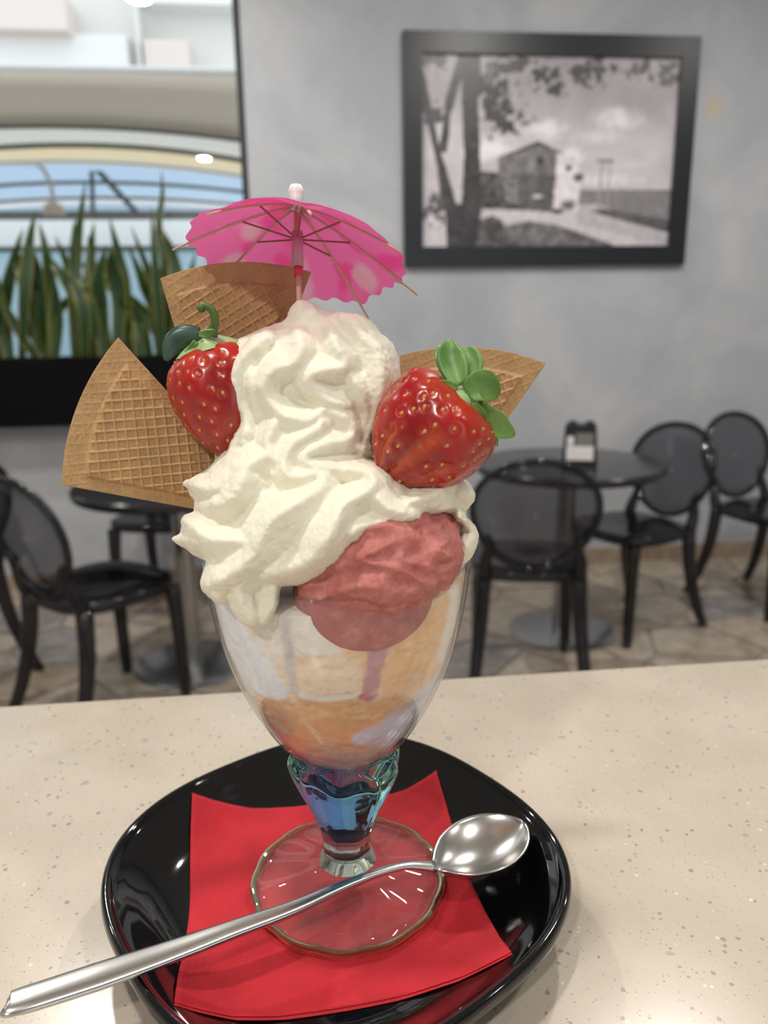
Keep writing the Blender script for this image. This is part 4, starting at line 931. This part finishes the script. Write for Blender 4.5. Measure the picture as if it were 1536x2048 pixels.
    V = V+Nn*(0.00030*n0+0.00030*n1+0.00026*n2)[:, None]
    o = link('whipped_cream', fmesh('whipped_cream', V, Q), M_cream); tag(o, 'tall swirl of ruffled white whipped cream crowning the sundae', 'whipped cream')
cream()

# ------------------------------------------------------------------ wafers
def wafer(lab, apex, pa, pb, offs, tilt=0.0, seed=0):
    """fan wafer: apex and the two outer corners given where they stand; offs = mm in front of the axis plane for apex, pa, pb"""
    A, B, C = hp(*apex, offs[0]), hp(*pa, offs[1]), hp(*pb, offs[2])
    u = B-A; v = C-A; nrm = np.cross(u, v); nrm /= np.linalg.norm(nrm)
    if nrm@(O-A) < 0: nrm = -nrm
    ex = (u/np.linalg.norm(u)+v/np.linalg.norm(v)); ex /= np.linalg.norm(ex); ey = np.cross(nrm, ex)
    R = (np.linalg.norm(u)+np.linalg.norm(v))/2; half = math.acos(np.clip((u@v)/np.linalg.norm(u)/np.linalg.norm(v), -1, 1))/2
    Ru, Rv = np.linalg.norm(u), np.linalg.norm(v)
    sgn = 1 if (u@ey) > 0 else -1
    nr, na = 230, 170; V = []; Cc = []
    rr = np.linspace(0.16, 1, nr); aa = np.linspace(-half, half, na); RR, AA = np.meshgrid(rr, aa, indexing='ij')
    Rl = (Ru if sgn > 0 else Rv)*(AA+half)/(2*half)+(Rv if sgn > 0 else Ru)*(half-AA)/(2*half)
    x = RR*Rl*np.cos(AA); y = RR*Rl*np.sin(AA)
    # waffle relief: fine net all over, raised field with bold net inside
    g = 0.0036; a45 = 0.62
    p, q = x*math.cos(a45)+y*math.sin(a45), -x*math.sin(a45)+y*math.cos(a45)
    def net(P, Q_, pitch, w_):
        d1 = np.abs((P/pitch) % 1-0.5)*pitch; d2 = np.abs((Q_/pitch) % 1-0.5)*pitch; d = np.minimum(pitch/2-d1*0-0, 1)*0
        e1 = 0.5*pitch-d1; e2 = 0.5*pitch-d2                        # distance to the lines
        e = np.minimum(d1, d2) if False else np.minimum(e1, e2)
        return np.clip(1-e/w_, 0, 1)
    edge = np.minimum(np.minimum((half-np.abs(AA))*RR*Rl, (1-RR)*Rl), 1)
    fine = net(p, q, 0.0036, 0.0005); bold = net(p, q, g, 0.0006)
    rim_r = (1-RR)*Rl; rim_a = (half-np.abs(AA))*RR*Rl
    field = np.clip((rim_r-0.0078)/0.0010, 0, 1)*np.clip((rim_a-0.0042)/0.0010, 0, 1)
    h = 0.00018*fine*(1-field)+field*(0.0013+0.0008*bold)
    h *= np.clip(edge/0.0008, 0.0, 1)
    nzv = np.array([mnoise.noise(Vector((a*160+seed, b*160, seed))) for a, b in zip(x.ravel(), y.ravel())]).reshape(x.shape)
    nzf = np.array([mnoise.noise(Vector((a*900+seed, b*900, seed))) for a, b in zip(x.ravel(), y.ravel())]).reshape(x.shape)
    h = h+0.00012*nzf
    th = 0.0026; bow = 0.5*(y**2)/0.25+0.0*x
    P = A+ex*x[..., None]+ey*y[..., None]
    F_ = P+nrm*(h+th/2)[..., None]; Bk = P-nrm*(th/2)
    tone = 0.80+0.20*nzv*0.6+0.16*(field*bold+(1-field)*fine*0.35)+0.10*nzf
    base = np.array([0.53, 0.315, 0.135]); cf = np.clip(base*tone[..., None]*1.05, 0, 1)
    V = np.concatenate([F_.reshape(-1, 3), Bk.reshape(-1, 3)]); Cc = np.concatenate([cf.reshape(-1, 3), cf.reshape(-1, 3)])
    I = np.arange(nr*na).reshape(nr, na); nb = nr*na
    Q1 = np.stack([I[:-1, :-1], I[1:, :-1], I[1:, 1:], I[:-1, 1:]], -1).reshape(-1, 4); Q2 = Q1[:, ::-1]+nb
    def side(a): return np.stack([a[:-1], a[:-1]+nb, a[1:]+nb, a[1:]], -1)
    Q = np.concatenate([Q1, Q2, side(I[-1]), side(I[0])[:, ::-1], side(I[:, 0]), side(I[:, -1])[:, ::-1]])
    me = fmesh('wafer', V, Q, False)
    f0 = np.zeros(len(me.polygons), bool); f0[:len(Q1)] = True; me.polygons.foreach_set('use_smooth', f0)
    setcol(me, Cc); o = link('fan_wafer', me, M_wafer); tag(o, lab, 'wafer', 'fan shaped wafers')
wafer('fan wafer at left, waffle face turned to the camera, beside the curly stalked strawberry', (581, 1053), (237, 676), (125, 970), (-6, -2, 14), seed=1)
wafer('fan wafer standing behind the cream under the pink umbrella', (447, 983), (322, 558), (622, 545), (-18, -24, -26), seed=2)
wafer('fan wafer at right, mostly behind the leafy sliced strawberry', (812, 1130), (1091, 727), (800, 712), (-14, -20, -24), seed=3)

# ------------------------------------------------------------------ strawberries
def strawberry(lab, top, tip, wpx, off, cuts, seeds_n, sd, prof, leafspec, stalk, dark):
    T, B = hp(*top, off[0]), hp(*tip, off[1]); ax = B-T; Lg = np.linalg.norm(ax); ax /= Lg
    w0 = np.cross(ax, -ray((top[0]+tip[0])/2, (top[1]+tip[1])/2)); w0 /= np.linalg.norm(w0); f0 = np.cross(w0, ax)
    if f0@(O-T) < 0: f0 = -f0; w0 = -w0
    rmax = wpx*0.5/F*((T-O)@_f)
    nu, nv = 170, 240
    pr = spline(np.array(prof), 300)
    u = np.linspace(0, 1, nu); ph = np.linspace(0, 2*math.pi, nv, endpoint=False)
    ss = np.linspace(0, 299, nu).astype(int); sx = pr[ss, 0]; sr = np.maximum(pr[ss, 1], 0)
    rnd = np.random.RandomState(sd)
    # seeds on a spiral over the surface
    cum = np.cumsum(sr*1.0+1e-3); cum /= cum[-1]; seedpos = []
    for k in range(seeds_n):
        t = (k+0.5)/seeds_n; i = int(np.searchsorted(cum, t)); i = min(i, nu-1)
        if sx[i] < 0.06 or sx[i] > 0.985: continue
        seedpos.append((sx[i], (k*2.39996+rnd.uniform(-.12, .12)) % (2*math.pi), sr[i]))
    S, PH = np.meshgrid(sx, ph, indexing='ij'); RRr = np.repeat(sr[:, None], nv, 1)
    lump = np.array([mnoise.noise(Vector((2.2*math.cos(p_)*1.0+sd, 2.2*math.sin(p_), s_*2.2))) for s_, p_ in zip(S.ravel(), PH.ravel())]).reshape(S.shape)
    rad = rmax*RRr*(1+0.05*lump)
    dim = np.zeros(S.shape)
    for (s_, p_, r_) in seedpos:
        dp = np.abs((PH-p_+math.pi) % (2*math.pi)-math.pi)*rmax*np.maximum(r_, 0.05); dl = (S-s_)*Lg
        d2 = (dp**2+dl**2)/(0.0016**2); dim = np.maximum(dim, np.exp(-d2*1.4))
    rad = rad-0.00075*dim*np.clip(RRr*2, 0, 1)
    flesh = np.zeros(S.shape)
    if cuts:
        # fan cuts: the front is sliced lengthwise and the slices are pushed over each other
        for (pc, wd, s0) in cuts:
            d = ((PH-pc+math.pi) % (2*math.pi)-math.pi)+0.35*(S-0.5); act = np.clip((S-s0)/0.10, 0, 1)*np.clip((1.0-S)/0.05, 0, 1)
            m = np.clip(1-np.abs(d/wd), 0, 1)*(d > 0)*act; rad = rad-rmax*0.075*m; flesh = np.maximum(flesh, (m > 0.02)*np.clip(m*1.6+0.25, 0, 1)*act)
    V = T+ax*(S*Lg)[..., None]+(w0*np.cos(PH)[..., None]+f0*np.sin(PH)[..., None])*rad[..., None]
    c_red = np.array([0.42, 0.007, 0.005]); c_or = np.array([0.58, 0.050, 0.012]); c_dk = np.array([0.27, 0.004, 0.004]); c_fl = np.array([0.70, 0.13, 0.03])
    t = np.clip(0.5+1.1*lump, 0, 1)[..., None]; C = c_red*t+c_dk*(1-t)
    C = C*(1-0.5*dim[..., None])+c_or*0.5*dim[..., None]
    sh = np.clip(1-S/0.22, 0, 1)[..., None]*0.55; C = C*(1-sh)+c_or*sh; C = C*(1-flesh[..., None]*0.42)+c_fl*flesh[..., None]*0.42
    V = V.reshape(-1, 3); Cc = C.reshape(-1, 3); I = np.arange(nu*nv).reshape(nu, nv); J = np.roll(I, -1, 1)
    Q = np.stack([I[:-1], I[1:], J[1:], J[:-1]], -1).reshape(-1, 4)
    e = empty('strawberry', tuple(T)); tag(e, lab, 'strawberry', 'strawberries on the sundae')
    me = fmesh('flesh', V, Q); setcol(me, Cc); link('flesh', me, M_berry, e)
    # seeds (shared mesh)
    b = MB().lathe([(0.0001, -0.0007), (0.0005, -0.0004), (0.00062, 0.0), (0.0004, 0.0006), (0.0001, 0.00085)], 8); sm = pmesh('seed', b.v, b.f, True); sm.materials.append(M_seed)
    for (s_, p_, r_) in seedpos:
        # only the half of the fruit that faces into the room
        nv_ = w0*math.cos(p_)+f0*math.sin(p_)
        if nv_@(O-T)/np.linalg.norm(O-T) < -0.35: continue
        if any(0 < ((p_-pc+math.pi) % (2*math.pi)-math.pi)+0.35*(s_-0.5) < wd*0.9 and s_ > s0 for (pc, wd, s0) in cuts): continue
        i = int(np.argmin(np.abs(sx-s_))); j = int(round(p_/(2*math.pi)*nv)) % nv
        pos = V[I[i, j]]+nv_*0.00012
        zc = Vector(ax); xc = Vector(nv_); yc = zc.cross(xc); yc.normalize(); xc = yc.cross(zc)
        o = bpy.data.objects.new('seed', sm); COL.objects.link(o); o.parent = e
        M_ = Matrix(((xc.x*0.55, yc.x, zc.x, pos[0]), (xc.y*0.55, yc.y, zc.y, pos[1]), (xc.z*0.55, yc.z, zc.z, pos[2]), (0, 0, 0, 1)))
        o.matrix_world = M_; o.matrix_parent_inverse = Matrix.Translation(Vector(T)).inverted()
    # calyx disc
    b = MB(); pts = []
    ring = 40; Vv = []
    for (k, hgt) in ((0.02, -0.0026), (0.25, -0.0022), (0.44, 0.0000), (0.58, 0.0020)):
        for i in range(ring):
            a = 2*math.pi*i/ring; r_ = rmax*k*(1+0.18*math.sin(5*a)); Vv.append(T+ax*hgt*1.0+(w0*math.cos(a)+f0*math.sin(a))*r_)
    Fc = [(j*ring+i, j*ring+(i+1) % ring, (j+1)*ring+(i+1) % ring, (j+1)*ring+i) for j in range(3) for i in range(ring)]
    cal = link('calyx', pmesh('calyx', Vv, Fc, True), M_calyx, e)
    # sepals: pixel spine + width
    for (spine, wd, o_, dk) in leafspec:
        P = np.array([hp(x, y, o_[0]+(o_[1]-o_[0])*i/(len(spine)-1)) for i, (x, y) in enumerate(spine)]); C = spline(P, 14); s = np.linspace(0, 1, 14)
        Tn = np.gradient(C, axis=0); vd = np.array([ray(*proj(c_)) for c_ in C]); sd_ = np.cross(Tn, vd); sd_ /= np.linalg.norm(sd_, axis=1)[:, None]; dpt = np.cross(sd_, Tn); dpt /= np.linalg.norm(dpt, axis=1)[:, None]
        hw = wd*0.5*0.0002*np.sin(np.pi*np.clip(0.12+0.86*s, 0, 1))**0.65
        us = np.linspace(-1, 1, 7); Vl = []; 
        for i in range(14):
            for u_ in us: Vl.append(C[i]+sd_[i]*hw[i]*u_*(1+0.06*math.sin(9*s[i]+3*u_))+dpt[i]*(0.35*hw[i]*u_*u_)*(1 if dk else -1))
        Fc = [(i*7+j, i*7+j+1, (i+1)*7+j+1, (i+1)*7+j) for i in range(13) for j in range(6)]
        o = link('leaf', pmesh('leaf', Vl, Fc, True), M_sepal2 if dk else M_sepal, cal); md = o.modifiers.new('thickness', 'SOLIDIFY'); md.thickness = 0.0005; md.offset = 0
    if stalk:
        P = spline(np.array([hp(*p) for p in stalk]), 24); MB().tube(P, np.interp(np.linspace(0, 1, 24), [0, 0.15, 0.7, 0.92, 1], [0.0026, 0.0016, 0.0013, 0.0016, 0.0009]), 10).build('stalk', M_stalk, cal, smooth=True)
PROF_A = [(0.0, 0.0), (0.005, 0.30), (0.04, 0.62), (0.14, 0.88), (0.30, 1.0), (0.48, 0.96), (0.66, 0.80), (0.82, 0.56), (0.94, 0.30), (0.99, 0.12), (1.0, 0.0)]
strawberry('whole red strawberry with curled green stalk, left of the whipped cream', (414, 690), (494, 932), 206, (8, 8), [], 150, 3, PROF_A,
           [([(402, 668), (372, 672), (345, 690), (332, 722)], 40, (12, 14), True), ([(392, 682), (372, 715), (350, 745), (334, 772)], 16, (14, 12), False), ([(398, 668), (415, 668), (430, 660)], 14, (14, 16), False)],
           [(422, 668, 12), (430, 645, 13), (424, 620, 13), (408, 612, 13), (398, 622, 13)], True)
PROF_B = [(0.0, 0.0), (0.005, 0.35), (0.03, 0.66), (0.12, 0.92), (0.28, 1.0), (0.48, 0.97), (0.68, 0.80), (0.84, 0.54), (0.95, 0.28), (0.99, 0.11), (1.0, 0.0)]
strawberry('large sliced red strawberry with bright green leaves, right of the whipped cream', (930, 790), (768, 966), 246, (29, 26), [(0.95, 0.26, 0.45), (1.50, 0.34, 0.25), (2.10, 0.26, 0.40)], 170, 5, PROF_B,
           [([(922, 770), (910, 738), (900, 705), (900, 680)], 46, (36, 28), False), ([(932, 772), (940, 742), (942, 715), (932, 695)], 38, (34, 26), False), ([(908, 765), (890, 735), (882, 705), (884, 690)], 22, (34, 20), False),
            ([(936, 790), (955, 776), (975, 778), (997, 792)], 56, (37, 34), False), ([(950, 806), (975, 835), (1000, 855), (1029, 870)], 42, (35, 28), False), ([(948, 805), (962, 830), (970, 856)], 17, (38, 36), False), ([(975, 845), (988, 868), (995, 893)], 10, (30, 24), False), ([(915, 775), (895, 770), (876, 764)], 15, (37, 38), False)],
           None, False)

# ------------------------------------------------------------------ paper umbrella
def umbrella():
    D_ = HD+0.022
    apex = at_h(593, 412, D_)
    lean, side_ = math.radians(21), math.radians(-1.5)
    axv = _h*math.sin(lean)+_x*math.sin(side_)+np.array([0, 0, math.cos(lean)]); axv /= np.linalg.norm(axv)
    e1 = np.cross(axv, _h); e1 /= np.linalg.norm(e1); e1 = e1 if e1@_x > 0 else -e1; e2 = np.cross(axv, e1)
    rx = math.radians(7)                                   # the canopy sags a little to the right
    Rr, Hh = 0.0405, 0.0225
    def cone(k, th, drop=0.0):
        d = e1*math.cos(th)+e2*math.sin(th); z = -Hh*(k**1.25)-drop-0.006*k*math.cos(th); return apex+d*(Rr*k)+axv*z
    e = empty('paper_umbrella', tuple(apex-axv*0.10)); tag(e, 'bright pink paper cocktail umbrella stuck in the sundae', 'umbrella')
    nk, nt = 26, 8*18; V = []; Cc = []
    ph0 = math.radians(12)
    for i in range(nk):
        k = 0.03+0.97*i/(nk-1)
        for j in range(nt):
            th = ph0+2*math.pi*j/nt; w_ = abs(math.sin(4*(th-ph0)))
            edge = 1.0+(0.020*math.sin(28*th)*(k**10))-0.045*(w_)*(k**6)*0.4
            V.append(cone(k*edge, th, drop=-0.0022*w_*k)); 
    V = np.array(V); n1 = vnoise(V, 95, 7); n2 = vnoise(V, 60, 9)
    pink = np.array([0.66, 0.135, 0.33]); deep = np.array([0.68, 0.07, 0.25]); pale = np.array([0.58, 0.36, 0.40])
    t = np.clip(n1*6-0.4, 0, 1)[:, None]; t2 = 0.75*np.clip(n2*9-2.6, 0, 1)[:, None]; Cc = pink*(1-t)+deep*t; Cc = Cc*(1-t2)+pale*t2
    I = np.arange(nk*nt).reshape(nk, nt); J = np.roll(I, -1, 1); Q = np.stack([I[:-1], I[1:], J[1:], J[:-1]], -1).reshape(-1, 4)
    me = fmesh('canopy', V, Q); setcol(me, Cc); o = link('canopy', me, M_paper, e)
    for r in range(8):
        th = ph0+r*math.pi/4
        P = [cone(k, th, 0.0007) for k in np.linspace(0.06, 1.13, 10)]
        rb = MB().tube(P, [0.00062]*9+[0.0005], 6, flat=0.7, up=tuple(axv)).build('rib', M_wood, e, smooth=True)
        a = apex-axv*0.0135; b = cone(0.50, th, 0.0012); MB().tube([a, a*0.5+b*0.5, b], 0.00038, 6).build('strut', M_strut, rb)
    st = MB().tube([apex+axv*0.002, apex-axv*0.105], 0.00105, 10).build('stick', M_wood, e, smooth=True)
    q = apex-axv*0.0245; MB().tube([q, apex-axv*0.0105], [0.0021, 0.0021], 14).build('runner', M_runner, e, smooth=True)
    MB().tube([q-axv*0.0035, q+axv*0.0005], [0.0017, 0.0017], 14).build('stop_ring', M_ring, e, smooth=True)
    MB().tube([apex-axv*0.001, apex+axv*0.0025, apex+axv*0.0045, apex+axv*0.006, apex+axv*0.0078, apex+axv*0.0086], [0.0027, 0.0025, 0.0030, 0.0031, 0.0024, 0.0008], 16).build('tip_cap', M_capw, e, smooth=True)
umbrella()

# ------------------------------------------------------------------ spoon
def spoon():
    ZR = ZB+0.0205
    pts = [(12, 2008, ZR+.0085), (39, 2003, ZR+.0078), (195, 1953, ZR+.0045), (351, 1900, ZR+.0020), (469, 1858, ZR+.0012), (586, 1817, ZR+.0006), (677, 1777, ZR+.0006), (755, 1746, ZR+.0006), (814, 1731, ZR-.0006), (868, 1733, ZR-.0042)]
    P = np.array([at_z(x, y, z) for x, y, z in pts]); wd = np.array([26, 52, 54, 43, 34, 26, 19, 15, 15, 22])
    dep = (P-O)@_f; hw = wd*0.5/F*dep*1.30
    C = spline(P, 60); W_ = np.interp(np.linspace(0, 1, 60), np.linspace(0, 1, len(hw)), hw); W_[:6] = W_[6]*np.array([0.30, 0.62, 0.79, 0.89, 0.95, 0.985])
    fl = np.interp(np.linspace(0, 1, 60), [0, 0.3, 0.7, 1], [0.32, 0.36, 0.75, 0.55])
    e = empty('dessert_spoon', tuple(P[3])); tag(e, 'long stainless steel dessert spoon lying across the black plate', 'spoon')
    V = []; Fc = []; n_ = 20; T = np.gradient(C, axis=0); T /= np.linalg.norm(T, axis=1)[:, None]
    for i in range(60):
        b = np.cross(T[i], (0, 0, 1)); b /= np.linalg.norm(b); u = np.cross(b, T[i])
        for k in range(n_):
            a = 2*math.pi*k/n_; c, s = math.cos(a), math.sin(a); c = math.copysign(abs(c)**0.7, c); s = math.copysign(abs(s)**0.9, s); V.append(C[i]+b*W_[i]*c+u*W_[i]*fl[i]*s)
    Fc = [(j*n_+i, j*n_+(i+1) % n_, (j+1)*n_+(i+1) % n_, (j+1)*n_+i) for j in range(59) for i in range(n_)]+[tuple(reversed(range(n_))), tuple(59*n_+i for i in range(n_))]
    link('handle', pmesh('handle', V, Fc, True), M_spoon, e)
    A = C[-1]; B = at_z(1047, 1643, ZR-0.0005); ax = B-A; Lb = np.linalg.norm(ax); ax /= Lb; sd = np.cross(ax, (0, 0, 1)); sd /= np.linalg.norm(sd); up = np.cross(sd, ax)
    nu, nv = 48, 33; V = []
    us = np.linspace(0, 1, nu)**0.9; us = 1-(1-us)**1.25
    HWT = spline(np.array([(0, .0026), (.05, .0044), (.12, .0086), (.25, .0138), (.42, .0169), (.58, .0174), (.74, .0154), (.87, .0112), (.95, .0066), (.985, .0034), (1, .0006)]), 120)
    for u in us:
        hw_ = float(np.interp(u, HWT[:, 0], HWT[:, 1]))
        dp = 0.0085*math.sin(math.pi*min(1, max(0, u*0.97+0.02)))**0.75
        for v in np.linspace(-1, 1, nv): V.append(A+ax*(u*Lb)+sd*(hw_*v)+up*(-dp*(1-v*v)**0.9*1.0))
    I = np.arange(nu*nv).reshape(nu, nv); Q = np.stack([I[:-1, :-1], I[:-1, 1:], I[1:, 1:], I[1:, :-1]], -1).reshape(-1, 4)
    o = link('bowl', fmesh('bowl', V, Q), M_spoon, e); md = o.modifiers.new('thickness', 'SOLIDIFY'); md.thickness = 0.0011; md.offset = 0
spoon()
